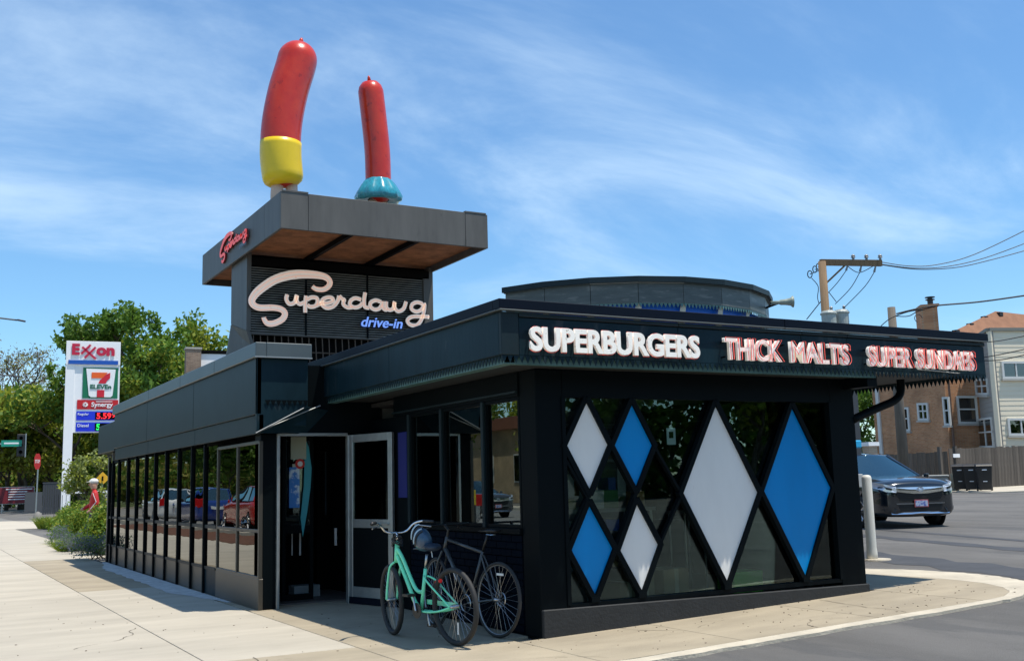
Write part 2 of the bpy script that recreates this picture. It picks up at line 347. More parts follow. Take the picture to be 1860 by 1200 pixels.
rs=random.Random(17); b=MB(); Lp=[];Rp=[]
for k in range(41):
    y=5.6+k*.26; Lp.append((-1.53-min(1,(k+1)/9)*.38*min(1,(41-k)/9)+rs.uniform(-.03,.03),y)); Rp.append((-1.515,y))
for k in range(40): b.add([(Lp[k][0],Lp[k][1],.004),(Rp[k][0],Rp[k][1],.004),(Rp[k+1][0],Rp[k+1][1],.004),(Lp[k+1][0],Lp[k+1][1],.004)],[(0,1,2,3)])
struct(b.build('pale_ground_strip',M('pale_strip_grey',(.62,.62,.60),.8,var=.35,vs=7,bump=.6,bs=25)))  # pale ragged strip along the foot of the glazed wing
# ------------------------------------------------------------------ cracks and litter
ck=MB(); rc_=random.Random(29)
def crack(x,y,a,n,w=.006):
    P=[(x,y)]
    for k in range(n): a+=rc_.uniform(-.45,.45); x+=.09*math.cos(a); y+=.09*math.sin(a); P.append((x,y))
    for k in range(n):
        (xa,ya),(xb,yb)=P[k],P[k+1]; ww=w*rc_.uniform(.3,1); ck.add([(xa-ww,ya,zc(xa)+.003),(xa+ww,ya,zc(xa)+.003),(xb+ww,yb,zc(xb)+.003),(xb-ww,yb,zc(xb)+.003)],[(0,1,2,3)])
for q in [(-1.5,1.9,.4,9),(-2.6,.75,-1.3,14),(.9,-.02,-1.4,16),(2.2,-1.43,1.5,12),(3.6,-.1,-1.2,15),(-1.2,3.1,-.2,10),(-3.9,2.4,.9,18),(-2.2,5.8,-.5,12),(5.1,-.3,-.9,12),(-.7,-.9,.1,10)]: crack(*q)
struct(ck.build('pavement_cracks',M('crack',(.09,.075,.055),.95)))
lt=MB()
for k in range(230):
    x=rc_.uniform(-4.6,5.6); y=rc_.uniform(-1.4,.0) if x>-.2 else rc_.uniform(-1.5,9 if x<-1.6 else 4); s_=rc_.uniform(.004,.014); a=rc_.uniform(0,3)
    c_,d_=math.cos(a)*s_,math.sin(a)*s_; z=zc(x)+.002; lt.prism([(x-c_,y-d_,z),(x+d_*.6,y-c_*.6,z),(x+c_,y+d_,z),(x-d_*.6,y+c_*.6,z)],(0,0,rc_.uniform(.001,.006)))
lo_=lt.build('litter_specks',M('litter',(.10,.07,.045),.9)); lo_['kind']='stuff'; lo_['label']='tiny leaf and grit specks scattered on the pavement'; lo_['category']='litter'
# ------------------------------------------------------------------ restaurant building
rb=thing('restaurant_building','dark glass walled drive-in restaurant with sawtooth canopy and diamond windows','restaurant')
XL=-1.51
# glazed wing
MB().box(XL+.02,-1.27,4.36,4.62,0,2.2).build('corner_post',blk,rb,bevel=.01)
b=MB(); b.box(XL,XL+.06,4.35,6.48,0,.385); b.build('base_panel',bronze,rb,bevel=.006)
my=[6.5,7.2,8.03,8.98,9.96,10.91,11.79,12.72,13.66,14.75,15.93]
for i in range(len(my)-1):
    b=MB(); b.box(XL+.02,XL+.09,my[i]+.05,my[i+1]-.0,0,.36); b.build('base_panel',bronze if i else pn,rb,bevel=.004)
# panes: near flush section then the finned bays
for y0,y1 in [(4.41,5.39),(5.43,6.46)]:
    for z0,z1 in ((.39,.965),(1.0,2.09)):
        MB().box(XL+.02,XL+.03,y0,y1,z0,z1).build('pane',gl_l,rb)
b=MB(); 
for y in (4.35,5.39,6.44): b.box(XL,XL+.05,y,y+.045,.385,2.11)
for z in (.385,.965,2.09): b.box(XL+.002,XL+.05,4.395,6.44,z-.012,z+.03)
b.build('window_frame',bronze,rb,bevel=.004)
for i in range(len(my)-1):
    y0,y1=my[i]+.04,my[i+1]
    for z0,z1 in ((.40,.95),(1.0,2.15)): MB().box(XL+.02,XL+.03,y0,y1,z0,z1).build('pane',gl_l,rb)
    
    for a_z,b_z in ((.95,1.0),(.36,.40)): MB().box(XL+.005,XL+.06,y0,y1,a_z,b_z).build('rail',pn2,rb)
for y in my[1:]+[4.30+11.2]:
    b=MB(); b.box(XL-.015,XL+.03,y-.012,y+.038,0,2.2); b.build('mullion',blk,rb,bevel=.004)
MB().box(XL-.01,XL+.05,16.0,16.1,0,2.3).build('end_panel',bronze,rb)
# wing fascia, panel by panel
fy=[4.17,7.62,11.3,14.9]
for i in range(3):
    y0,y1=fy[i]+(.0 if i==0 else .006),fy[i+1]-.006
    b=MB(); b.box(-1.60,-1.54,y0,y1,2.44,3.16); b.build('fascia_panel',pn2,rb,bevel=.006)
    b=MB(); b.box(-1.57,-1.51,y0,y1,2.2,2.437); b.build('lower_fascia_panel',pn2,rb,bevel=.004)
for y0,y1 in [(4.1,6.2),(6.2,8.4),(8.4,11.0),(11.0,14.95)]:
    MB().box(-1.64,-1.50,y0+.004,y1-.004,3.162,3.35).build('coping',cope,rb,bevel=.008)
MB().box(-1.50,-.90,4.10,4.25,3.162,3.35).build('coping',cope,rb,bevel=.008)
MB().box(-1.645,-.895,4.095,4.12,3.155,3.172).build('coping_lip',trim,rb)
b=MB(); b.prism([(-1.60,4.17,2.2),(-1.60,4.17,3.16),(-.93,4.17,3.16),(-.93,4.17,2.52),(-1.35,4.17,2.31)],(0,.06,0)); b.build('end_fascia_panel',pn,rb,bevel=.004)
b=MB(); b.box(-1.535,-.93,4.235,14.9,2.3,3.2); b.build('parapet_core',pn,rb)
MB().box(-1.58,-1.0,14.96,17.2,2.4,3.04).build('rear_fascia',pn2,rb,bevel=.01)
# sloping drip flap at the doorway corner
b=MB(); b.prism([(-1.60,4.15,2.2),(-.95,4.15,2.53),(-.60,4.33,2.5),(-.9,4.34,2.2)],(0,0,.012)); b.build('drip_flap',pn,rb)
b=MB(); b.tube([(-1.62,4.13,2.2),(-1.0,4.13,2.52)],.008,6); b.tube([(-1.62,4.13,2.2),(-1.0,4.18,2.46),(-.75,4.2,2.56)],.008,6); b.build('flap_edge',trim,rb)
MB().box(-1.5,.15,4.36,16,3.0,3.06).build('wing_roof',blkm,rb)
MB().box(-.92,4.9,5,16,2.98,3.02).build('main_roof',M('roof_membrane',(.2,.2,.19),.9,var=.3),rb)
# wing interior
b=MB(); b.box(-1.4,6,4.7,16,-.02,.02); b.build('interior_floor',M('interior_tiles',(.12,.10,.09),.5,var=.3),rb)
b=MB(); b.box(-.2,-.1,6.2,16,0,3); b.box(-1.45,-.2,15.9,16,0,3); b.box(-1.45,-.1,7.4,7.5,0,3); b.build('interior_wall',M('interior_wall',(.13,.13,.12),.8),rb)

# front pavilion, left wall (plane x=0)
cols=MB(); cols.box(0,.32,0,.32,0,2.62); cols.build('corner_column',blk,rb,bevel=.008)
b=MB(); b.box(.02,.20,.32,3.06,0,.98); b.build('brick_backing',M('dark_brick',(.0018,.0045,.010),.7,spec=.04),rb)
br=MB(); rr_=random.Random(5)
for k in range(13):
    z=.03+k*.073; y=.34-(.1 if k%2 else 0)
    while y<3.04:
        y0=max(y,.33); y1=min(y+.20,3.04)
        if y1-y0>.03: br.box(-rr_.uniform(.002,.010),.03,y0,y1,z,z+.063)
        y+=.21
br.build('brick_courses',M('dark_brick',(.0018,.0045,.010),.7,spec=.04),rb,kind='stuff')
MB().box(-.035,.2,.32,3.06,.98,1.04).build('sill',blk,rb,bevel=.006)
MB().box(-.02,.2,.32,3.5,2.37,2.62).build('header_panel',blk,rb,bevel=.004)
MB().box(-.045,-.02,.32,3.5,2.405,2.425).build('header_trim',pn2,rb)
for y0,y1 in [(.32,1.07),(1.12,2.10),(2.15,3.02)]:
    wn=MB(); wn.box(-.005,.08,y0,y0+.035,1.04,2.37); wn.box(-.005,.08,y1-.03,y1+.0,1.04,2.37); wn.box(-.003,.08,y0+.035,y1-.03,1.04,1.075); wn.box(-.003,.08,y0+.035,y1-.03,2.335,2.37)
    f=wn.build('window',blk,rb,bevel=.003); MB().box(.03,.038,y0+.035,y1-.03,1.075,2.335).build('pane',gl_s,f)
for y in (1.07,2.10,3.02): MB().box(-.03,.1,y,y+.05,.98,2.37).build('mullion',pn2,rb,bevel=.004)
MB().box(0,.15,3.07,4.35,0,2.37).build('wall_panel',blk,rb)
MB().box(-.03,.0,3.08,3.34,1.35,2.16).build('notice_panel',M('notice_blue',(.01,.014,.13),.5),rb)['label']='blue notice panel'
# door way
b=MB(); b.box(-1.285,-1.25,4.31,4.40,0,2.2); b.box(-.33,-.29,4.31,4.40,0,2.18); b.box(-1.25,-.33,4.31,4.40,2.17,2.21); b.build('door_frame',alu,rb,bevel=.003)
b=MB(); b.box(-.29,.15,4.34,4.5,0,2.62); b.box(-1.5,-.29,4.34,4.5,2.21,3.1); b.build('door_surround',blk,rb)
du=Vector((.25,-.85,0)).normalized(); dn=Vector((du.y,-du.x,0)); O=Vector((-.30,4.33,.03)); Dw=.90
def dbox(b,a0,a1,z0,z1,t0=-.022,t1=.022,m=0): b.obox(O+du*a0+dn*t0+Vector((0,0,z0)),du*(a1-a0),(0,0,z1-z0),dn*(t1-t0),m)
b=MB(); dbox(b,0,.085,0,2.15); dbox(b,Dw-.085,Dw,0,2.15); dbox(b,.085,Dw-.085,2.05,2.15); dbox(b,.085,Dw-.085,.94,1.05); dbox(b,.085,Dw-.085,.06,.19)
d=b.build('door',alu,rb,bevel=.003); d['label']='glazed aluminium door standing open'
b=MB(); dbox(b,.085,Dw-.085,1.05,2.05,-.004,.004); b.build('pane',gl_s,d)
b=MB(); dbox(b,.085,Dw-.085,.19,.94,-.008,.008); b.build('kick_panel',blk,d)
b=MB(); dbox(b,-.0,Dw,-.025,.06,-.026,.026); b.build('door_sweep',navy,d)
b=MB(); dbox(b,.5,.85,.98,1.0,.022,.06); dbox(b,.5,.85,.98,1.0,-.06,-.022); b.build('push_bar',steel,d)
b=MB(); b.tube([O+Vector((0,.03,2.13)),O+du*.25+dn*-.1+Vector((0,.0,2.13))],.012,6); b.build('door_closer',alu,d)
# vestibule
vb=MB(); vb.box(-1.27,-1.22,4.45,6.2,0,2.9); vb.box(-1.27,.1,6.2,6.3,0,2.9); vb.box(.1,.15,4.5,6.3,0,2.9); vb.build('vestibule_wall',blkm,rb)
MB().box(-1.05,-.60,5.95,6.12,.0,.02).build('threshold',steel,rb)
MB().box(-.72,-.35,5.35,5.6,0,.17).build('step_box',M('grey_box',(.25,.26,.25),.7),rb)
def onY(px,py,y):
    d=sight(px,py); return CP+d*((y-CP.y)/d.y)
def yplate(name,x0,y0,x1,y1,Y,mt,par,th=.006):
    p=onY(x0,y1,Y); q=onY(x1,y0,Y); return MB().box(p.x,q.x,Y-th,Y,p.z,q.z).build(name,mt,par)
part_=MB(); p=onY(512,1060,5.0); q=onY(567,790,5.0); part_.box(p.x,p.x+.05,5.0,5.05,0,2.3); part_.box(q.x-.03,q.x+.02,5.0,5.05,0,2.3); part_.box(p.x+.05,q.x-.03,5.0,5.05,.9,1.0); part_.box(p.x+.05,q.x-.03,5.0,5.05,0,.1)
f=part_.build('inner_door',blk,rb); MB().box(p.x+.05,q.x-.03,5.02,5.03,1.0,2.3).build('pane',gl_s,f)
yplate('poster',528,793,556,834,4.985,M('poster_cream',(.42,.46,.36),.5,spots=((.3,.1,.05),14,.62,.6)),f)
yplate('poster',525,848,544,922,4.985,M('poster_blue',(.05,.22,.6),.4,spots=((.7,.8,.85),6,.5,.9)),f)
yplate('poster',531,842,542,848,4.983,M('poster_cream',(.42,.46,.36)),f)
b=MB(); P=[onY(x,y,4.98) for x,y in [(553,834),(556,800),(561,812),(566,850),(564,885),(558,930),(550,975),(546,940),(552,880)]]; b.prism(P,(0,.004,0)); b.build('poster',M('poster_teal',(.05,.33,.38),.4),f)
p=onY(545,842,4.97); MB().lathe([(0,0),(.068,0),(.068,.006),(0,.006)],p,18,0,'y').build('round_sticker',M('sticker_red',(.6,.03,.02),.4),f)
MB().lathe([(0,-.004),(.036,-.004),(.036,0),(0,0)],p,18,0,'y').build('round_sticker_centre',white,f)
ow_=M('offwhite',(.6,.6,.58),.5)
for a_ in [(529,950,531,1008),(543,950,546,1008),(531,950,543,953),(607,958,611,990),(590,820,592,935)]: yplate('easel_rail' if a_[0]<600 and a_[0]!=590 else 'wall_strip',*a_,5.3,ow_ if a_[0]!=590 else pn2,rb,.02)
# front wall (plane y=0)
b=MB(); b.prism([(.004,-.035,.0),(4.5,-.035,.125-.03),(4.5,-.035,.215),(.004,-.035,.272)],(0,.12,0)); b.build('plinth',M('plinth_paint',(.016,.018,.019),.7,var=.3,vs=5,bump=.3,bs=30,spots=((.12,.11,.09),8,.69,.6)),rb,bevel=.008)
MB().box(.32,4.10,0,.1,.255,.30).build('bottom_rail',blk,rb)
b=MB(); b.box(4.09,4.48,-.006,.3,.12,2.62); b.build('corner_column',blk,rb,bevel=.006)
MB().box(.32,4.09,.0,.12,2.34,2.62).build('header_panel',blk,rb)
MB().box(.30,.345,-.012,.1,.29,2.34).build('window_jamb',blk,rb); MB().box(4.055,4.10,-.012,.1,.29,2.34).build('window_jamb',blk,rb)
MB().box(.345,4.055,.060,.068,.30,2.34).build('shop_pane',gl_f,rb)
DI=[('ws',[(.61,2.3),(.35,1.85),(.61,1.4),(.86,1.86)],white,'upper small white diamond'),('bs',[(1.18,2.29),(.93,1.85),(1.19,1.41),(1.43,1.85)],blue,'upper small blue diamond'),
('bl',[(.6,1.26),(.36,.82),(.63,.36),(.87,.81)],blue,'lower small blue diamond'),('wl',[(1.19,1.26),(.95,.79),(1.21,.36),(1.45,.82)],white,'lower small white diamond'),
('WB',[(2.32,2.29),(1.8,1.34),(2.35,.37),(2.87,1.32)],white,'large white diamond'),('BB',[(3.47,2.28),(2.95,1.33),(3.51,.35),(4.01,1.34)],blue,'large blue diamond')]
def bar(b,p,q,w_,y0,y1):
    p=Vector((p[0],0,p[1])); q=Vector((q[0],0,q[1])); t=(q-p).normalized(); n=Vector((t.z,0,-t.x))*w_/2
    b.prism([(p+n)+Vector((0,y0,0)),(q+n)+Vector((0,y0,0)),(q-n)+Vector((0,y0,0)),(p-n)+Vector((0,y0,0))],(0,y1-y0,0))
k=0
for nm,P,mt,lb in DI:
    cx=sum(p[0] for p in P)/4; cz=sum(p[1] for p in P)/4
    b=MB(); b.prism([(x,.012,z) for x,z in P],(0,.02,0)); o=b.build('diamond_panel',mt,rb); o['label']=lb+' panel'
    fr=MB()
    for i in range(4):
        p,q=P[i],P[(i+1)%4]; t=Vector((q[0]-p[0],q[1]-p[1])).normalized(); n=Vector((t.y,-t.x))
        mid=Vector(((p[0]+q[0])/2-cx,(p[1]+q[1])/2-cz)); 
        if n.dot(mid)<0: n=-n
        e=.035; k+=1
        bar(fr,(p[0]-t.x*e+n.x*.026,p[1]-t.y*e+n.y*.026),(q[0]+t.x*e+n.x*.026,q[1]+t.y*e+n.y*.026),.056,-.012-.0011*(k%7),.05)
    fr.build('diamond_frame',blk,o)
fr=MB()
for p,q in [((.345,.95),(.58,1.33)),((.345,.72),(.36,.82)),((1.44,1.86),(1.78,1.34)),((1.46,.81),(1.8,1.34)),((.63,1.36),(.9,1.86)),((1.2,1.36),(.9,.82)),((.6,1.3),(.345,1.7)),((.90,.80),(1.19,1.38)),((.89,1.86),(.60,1.33)),((1.21,1.38),(1.46,1.86-.02)),((4.02,1.34),(4.07,1.34))]:
    k+=1; fr=MB(); bar(fr,p,q,.03,-.006-.0013*(k%5),.045); fr.build('lattice_bar',blk,rb)
for x in (.63,1.21,2.35,3.51): MB().box(x-.05,x+.05,-.02,.05,.3,.35).build('lattice_foot',blk,rb)
# side wall to the right and pavilion interior
b=MB(); b.box(4.40,4.48,.3,9,.1,.9); b.box(4.40,4.48,.3,9,2.3,2.62)
for y in (.3,1.9,3.5,5.1,6.7,8.6): b.box(4.40,4.48,y,y+.12,.9,2.3)
b.build('side_wall',blk,rb)
for y in (.42,2.02,3.62,5.22,6.82): MB().box(4.44,4.448,y,y+1.48,.9,2.3).build('side_pane',gl_f,rb)
MB().box(.2,4.42,.1,9,.10,.16).build('pavilion_floor',M('pavilion_tiles',(.16,.14,.12),.4,var=.3,vs=3),rb)
MB().box(.02,4.42,.12,9,2.55,2.60).build('pavilion_ceiling',M('ceiling_black',(.02,.02,.02),.9),rb)
MB().box(.2,4.4,4.4,4.5,.16,2.6).build('pavilion_back_wall',M('interior_wall',(.13,.13,.12),.8),rb)
# canopy
XC0,XC1,YC=-.65,6.35,-.50
tooth=.064
def teeth(b,P,Q,z,h,n,th):
    P=Vector(P);Q=Vector(Q); t=(Q-P)/n
    nn=Vector((-t.y,t.x,0)).normalized()*th
    for i in range(n):
        a=P+t*i; b.prism([(a.x,a.y,z),((a+t).x,(a+t).y,z),((a+t*.5).x,(a+t*.5).y,z-h)],nn)
def vpanel(name,x0,x1,y0,y1,z0,z1,mt,bev=.005): return MB().box(x0,x1,y0,y1,z0,z1).build(name,mt,rb,bevel=bev)
# front fascia
vpanel('corner_fascia_panel',XC0+.0,XC0+.19,YC,YC+.05,2.68,3.085,pn2)
for x0,x1 in [(-.455,1.45),(1.455,3.19),(3.196,3.9),(3.906,6.35)]:
    vpanel('fascia_panel',x0,x1,YC+.012,YC+.055,2.68,3.04,pn)
    vpanel('upper_trim',x0,x1,YC-.008,YC+.05,3.045,3.085,pn2)
for x0,x1 in [(-.69,2.9),(2.905,6.38)]:
    vpanel('coping',x0,x1,YC-.045,YC+.08,3.105,3.2,navy); vpanel('coping_lip',x0,x1,YC-.052,YC+.02,3.09,3.104,cope)
b=MB(); teeth(b,(XC0,YC+.01,0),(XC1,YC+.01,0),2.68,.075,109,.006); b.build('sawtooth_trim',pn,rb,kind='stuff')
# left fascia
for y0,y1 in [(YC+.05,2.15),(2.156,5.3)]:
    vpanel('fascia_panel',XC0,XC0+.045,y0,y1,2.68,3.085,pn)
vpanel('coping',XC0-.04,XC0+.08,YC+.08,5.3,3.105,3.2,navy); vpanel('coping_lip',XC0-.046,XC0+.02,YC+.02,5.3,3.09,3.104,cope)
b=MB(); teeth(b,(XC0+.03,5.2,0),(XC0+.03,YC+.02,0),2.68,.075,90,.006); b.build('sawtooth_trim',pn,rb,kind='stuff')
b=MB(); teeth(b,(-.93,4.16,0),(-1.5,4.16,0),2.62,.07,8,.006); b.build('sawtooth_trim',blk,rb,kind='stuff')
# teal flashing behind the teeth
b=MB(); b.box(XC0+.05,XC0+.17,YC+.05,5.0,2.60,2.612); b.box(XC0+.05,XC0+.06,YC+.05,5.0,2.612,2.68)
b.box(XC0+.17,4.4,YC+.06,YC+.13,2.60,2.612); b.box(XC0+.17,4.4,YC+.06,YC+.07,2.612,2.68); b.box(4.5,5.42,YC+.06,YC+.3,2.685,2.697); b.build('drip_channel',teal,rb)
# right fascia running back
for y0,y1 in [(YC+.06,3),(3.006,6),(6.006,9)]: vpanel('fascia_panel',XC1-.045,XC1,y0,y1,2.68,3.085,pn)
vpanel('coping',XC1-.08,XC1+.03,YC+.08,9,3.105,3.2,navy)
b=MB(); teeth(b,(XC1-.02,YC+.02,0),(XC1-.02,9,0),2.68,.075,148,.006); b.build('sawtooth_trim',pn,rb,kind='stuff')
b=MB(); b.box(XC0+.17,4.48,YC+.13,9,2.625,2.66); b.box(4.481,XC1-.05,YC+.06,9,2.70,2.73); b.build('soffit',M('soffit_dark',(.015,.018,.018),.7),rb)
b=MB(); b.box(XC0+.045,XC1-.05,YC+.08,9,3.06,3.10); b.build('canopy_roof',M('roof_membrane',(.2,.2,.19),.9),rb)
b=MB(); b.box(4.3,4.46,-.4,9,2.5,2.62); b.build('soffit_beam',blk,rb)
b=MB(); b.tube(catmull([(4.47,.02,2.14),(4.9,.02,2.28),(5.2,.02,2.37),(5.33,.02,2.45),(5.37,.02,2.55),(5.37,.02,2.65)],5),.05,10); b.build('bracket_pipe',blk,rb,smooth=True)
b=MB(); b.tube([(5.0,-.47,2.72),(5.35,-.53,2.70),(5.75,-.49,2.69),(6.0,-.47,2.69)],.007,6); b.build('loose_cable',M('cable_grey',(.4,.42,.42),.5),rb)
# round drum on the roof
DC=Vector((5.2,6.05,0)); n=24
def dp(r,k,z): a=2*PI*(k+.30)/n; return (DC.x+r*math.cos(a),DC.y+r*math.sin(a),z)
rib=M('pale_rib',(.5,.48,.38),.6,var=.3,vs=5); dblue=M('drum_blue',(.006,.12,.60),.4)
dfm=M('drum_panel',(.080,.095,.090),.42,var=.4,vs=2.5,stretch=(1,1,6),spots=((.16,.165,.15),3,.55,.6),detail=8)
for k in range(n):
    if not 13<=k<=21: continue
    e=.004; q=lambda r,z,t:Vector(dp(r,k,z)).lerp(Vector(dp(r,k+1,z)),t)
    b=MB(); P=[q(2.76,4.12,e),q(2.76,4.12,1-e),q(2.70,4.12,1-e),q(2.70,4.12,e)]; b.prism(P,(0,0,.30)); b.build('drum_panel',dfm,rb,bevel=.004)
    b=MB(); P=[q(2.84,4.43,0),q(2.84,4.43,1),q(2.66,4.43,1),q(2.66,4.43,0)]; b.prism(P,(0,0,.085)); b.build('drum_coping',pn2,rb)
    b=MB(); P=[q(2.79,4.42,0),q(2.79,4.42,1),q(2.66,4.42,1),q(2.66,4.42,0)]; b.prism(P,(0,0,.012)); b.build('drum_lip',trim if k in (15,16) else cope,rb)
    b=MB(); P=[q(2.62,3.0,0),q(2.62,3.0,1),q(2.55,3.0,1),q(2.55,3.0,0)]; b.prism(P,(0,0,1.12)); b.build('drum_wall',dblue,rb)
    b=MB(); a,c=Vector(dp(2.73,k+.95,4.12)),Vector(dp(2.73,k+1.07,4.12)); a2,c2=Vector(dp(2.63,k+.75,3.3)),Vector(dp(2.63,k+1.0,3.3)); b.prism([a,c,c2,a2],tuple((DC-a).normalized()*.03)); b.build('drum_rib',rib,rb)
b=MB()
for k in range(n):
    if not 13<=k<=21: continue
    a=Vector(dp(2.755,k,0));c=Vector(dp(2.755,k+1,0)); teeth(b,a,c,4.12,.07,11,.006)
b.build('sawtooth_trim',teal,rb,kind='stuff')
arc=[dp(2.68,k,4.40) for k in range(13,23)]; MB().prism(arc,(0,0,.04)).build('drum_roof',blkm,rb)
arc2=[Vector(dp(2.60,k,3.0)) for k in (13,22)]; MB().prism([arc2[0],arc2[1],arc2[1]+Vector((0,0,1.42)),arc2[0]+Vector((0,0,1.42))],(.05,.1,0)).build('drum_back_wall',pn2,rb)
hs_=thing('horn_loudspeaker','small grey green horn loudspeaker sticking out of the round rooftop drum','loudspeaker',at(1418,549,17.4))
hd=Vector((.86,-.5,.03)).normalized(); b=MB(); b.tube([hd*-.16,hd*-.03,hd*.0,hd*.08,hd*.16,hd*.20],[.03,.03,.045,.05,.065,.098],16); b.build('horn',M('horn_paint',(.28,.33,.27),.5,var=.3,vs=20),hs_,smooth=True)
MB().tube([(0,.0,0),(-.02,.5,-.06)],.018,8).build('bracket',blk,hs_)

# ------------------------------------------------------------------ lettering signs on the canopy
ivory=M('letter_ivory',(.86,.83,.76),.4,var=.08,vs=9,emit=.14,ecol=(1,.95,.86),spots=((.20,.16,.11),22,.60,.7))  # faint emission added to the letter faces so their shaded fronts look bright
neon=M('neon_red',(.85,.12,.10),.3,emit=.25,ecol=(1,.16,.12)); side=M('letter_side',(.16,.02,.015),.5)
def chsign(nm,label,words,neonmin):
    t=thing(nm,label,'sign')
    for wd,x0,x1,nn in words:
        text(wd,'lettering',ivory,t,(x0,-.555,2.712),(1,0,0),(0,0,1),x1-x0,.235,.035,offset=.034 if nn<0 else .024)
        if nn<0: text(wd,'neon_outline',neon,t,(x0+.004,-.553,2.704),(1,0,0),(0,0,1),x1-x0+.012,.25,.010,neon=-nn,offset=.045)
        if nn>0: text(wd,'neon_outline',neon,t,(x0,-.606,2.713),(1,0,0),(0,0,1),x1-x0+.012,.24,.010,neon=nn,offset=.026)
    b=MB(); x=words[0][1]
    while x<words[-1][2]: b.box(x+.03,x+.045,-.55,-.487,2.74,2.755); b.box(x+.03,x+.045,-.55,-.487,2.90,2.915); x+=.17
    b.build('stand_offs',blk,t,kind='stuff')
    return t
chsign('fascia_letter_sign','whitest, longest row of capital letters, naming burgers, nearest the canopy corner',[('SUPERBURGERS',-.385,1.65,-.004)],0)
chsign('fascia_letter_sign','red edged capital letters naming malts in the middle of the front canopy fascia',[('THICK',1.98,2.79,.003),('MALTS',2.92,3.82,.003)],0)
chsign('fascia_letter_sign','red edged capital letters naming sundaes at the right end of the canopy fascia',[('SUPER',4.13,4.87,.0035),('SUNDAES',4.95,6.0,.0035)],0)

# ------------------------------------------------------------------ rooftop sign tower
tw=thing('sign_tower','grey rooftop sign tower with louvred front and wide overhanging top','sign tower',(3.2,14,3))
def T(b,name,mt,**k): return b.build(name,mt,tw,off=(3.2,14,3),**k)
x0,x1,y0,y1,zb,zt=.82,5.53,11.0,17.5,6.645,7.41
for a,c in [(x0,1.39),(1.396,4.97),(4.976,x1)]: T(MB().box(a,c,y0,y0+.06,zb,zt),'fascia_panel',tow,bevel=.006)
for a,c in [(y0+.06,12.12),(12.126,y1)]: T(MB().box(x0,x0+.06,a,c,zb,zt),'fascia_panel',tow,bevel=.006); T(MB().box(x1-.06,x1,a,c,zb,zt),'fascia_panel',tow,bevel=.006)
T(MB().box(x0+.06,x1-.06,y1-.06,y1,zb,zt),'fascia_panel',tow)
T(MB().box(x0+.06,x1-.06,y0+.06,y1-.06,zt-.06,zt-.02),'top_deck',tow)
T(MB().box(x0+.02,1.39,y0-.012,y0,zt-.002,zt+.03),'cap_piece',tow); T(MB().box(4.97,x1-.04,y0-.01,y0+.5,zt,zt+.03),'cap_piece',tow)
for a in (2.35,3.86): T(MB().box(a,a+.09,y0+.08,y1-.1,zb+.03,zb+.14),'soffit_beam',blk)
T(MB().box(x0+.06,x1-.06,y0+.06,y0+.16,zb+.03,zb+.14),'soffit_beam',blk)
b=MB(); y=y0+.18
while y<y1-.1:
    b.box(x0+.07,x1-.07,y,y+.035,zb+.15,zb+.165); y+=.06
T(b,'soffit_louvre',brown,kind='stuff')
# body: side walls, louvre field with the flared foot
YB=13.8
for sx in (.93,5.40):
    o=-.42 if sx<2 else 0
    b=MB(); b.prism([(sx,YB,4.97),(sx,15.1,5.3),(sx,15.1,zb+.1),(sx,YB,zb+.1)],(.10,0,0)); T(b,'side_wall',tow)
    b=MB(); b.prism([(sx,YB,4.965),(sx+.15 if sx<2 else sx,YB,4.5),(sx+.15 if sx<2 else sx,YB-.02,2.98),(sx,15.9,2.98),(sx,15.65,4.4),(sx,15.1,5.29)],(.08,0,0)); T(b,'side_foot',tow)
T(MB().box(1.03,5.40,14.05,14.1,3.0,6.75),'back_board',blkm)
T(MB().box(1.03,5.40,13.80,14.04,6.46,6.64),'head_beam',blkm)
b=MB(); z=4.98
while z<6.44:
    b.box(1.04,5.24,13.83,13.845,z,z+.026); z+=.0545
T(b,'louvre_slats',slat,kind='stuff')
for a in (2.28,3.78): T(MB().box(a,a+.035,13.80,13.93,4.93,6.46),'louvre_post',blk)
T(MB().box(5.25,5.40,13.80,13.9,4.9,6.5),'edge_panel',tow)
T(MB().box(1.03,5.40,13.83,13.95,4.90,4.96),'louvre_rail',tow)
b=MB(); x=1.1
while x<5.4: b.obox((x,13.88,4.90),(.02,0,0),(.12,.1,-1.9),(0,.03,0)); x+=.16
for z in (4.55,4.2,3.8): b.box(1.05,5.4,14.0,14.02,z,z+.03)
T(b,'lower_grille',M('grille_rod',(.10,.07,.05),.6),kind='stuff')
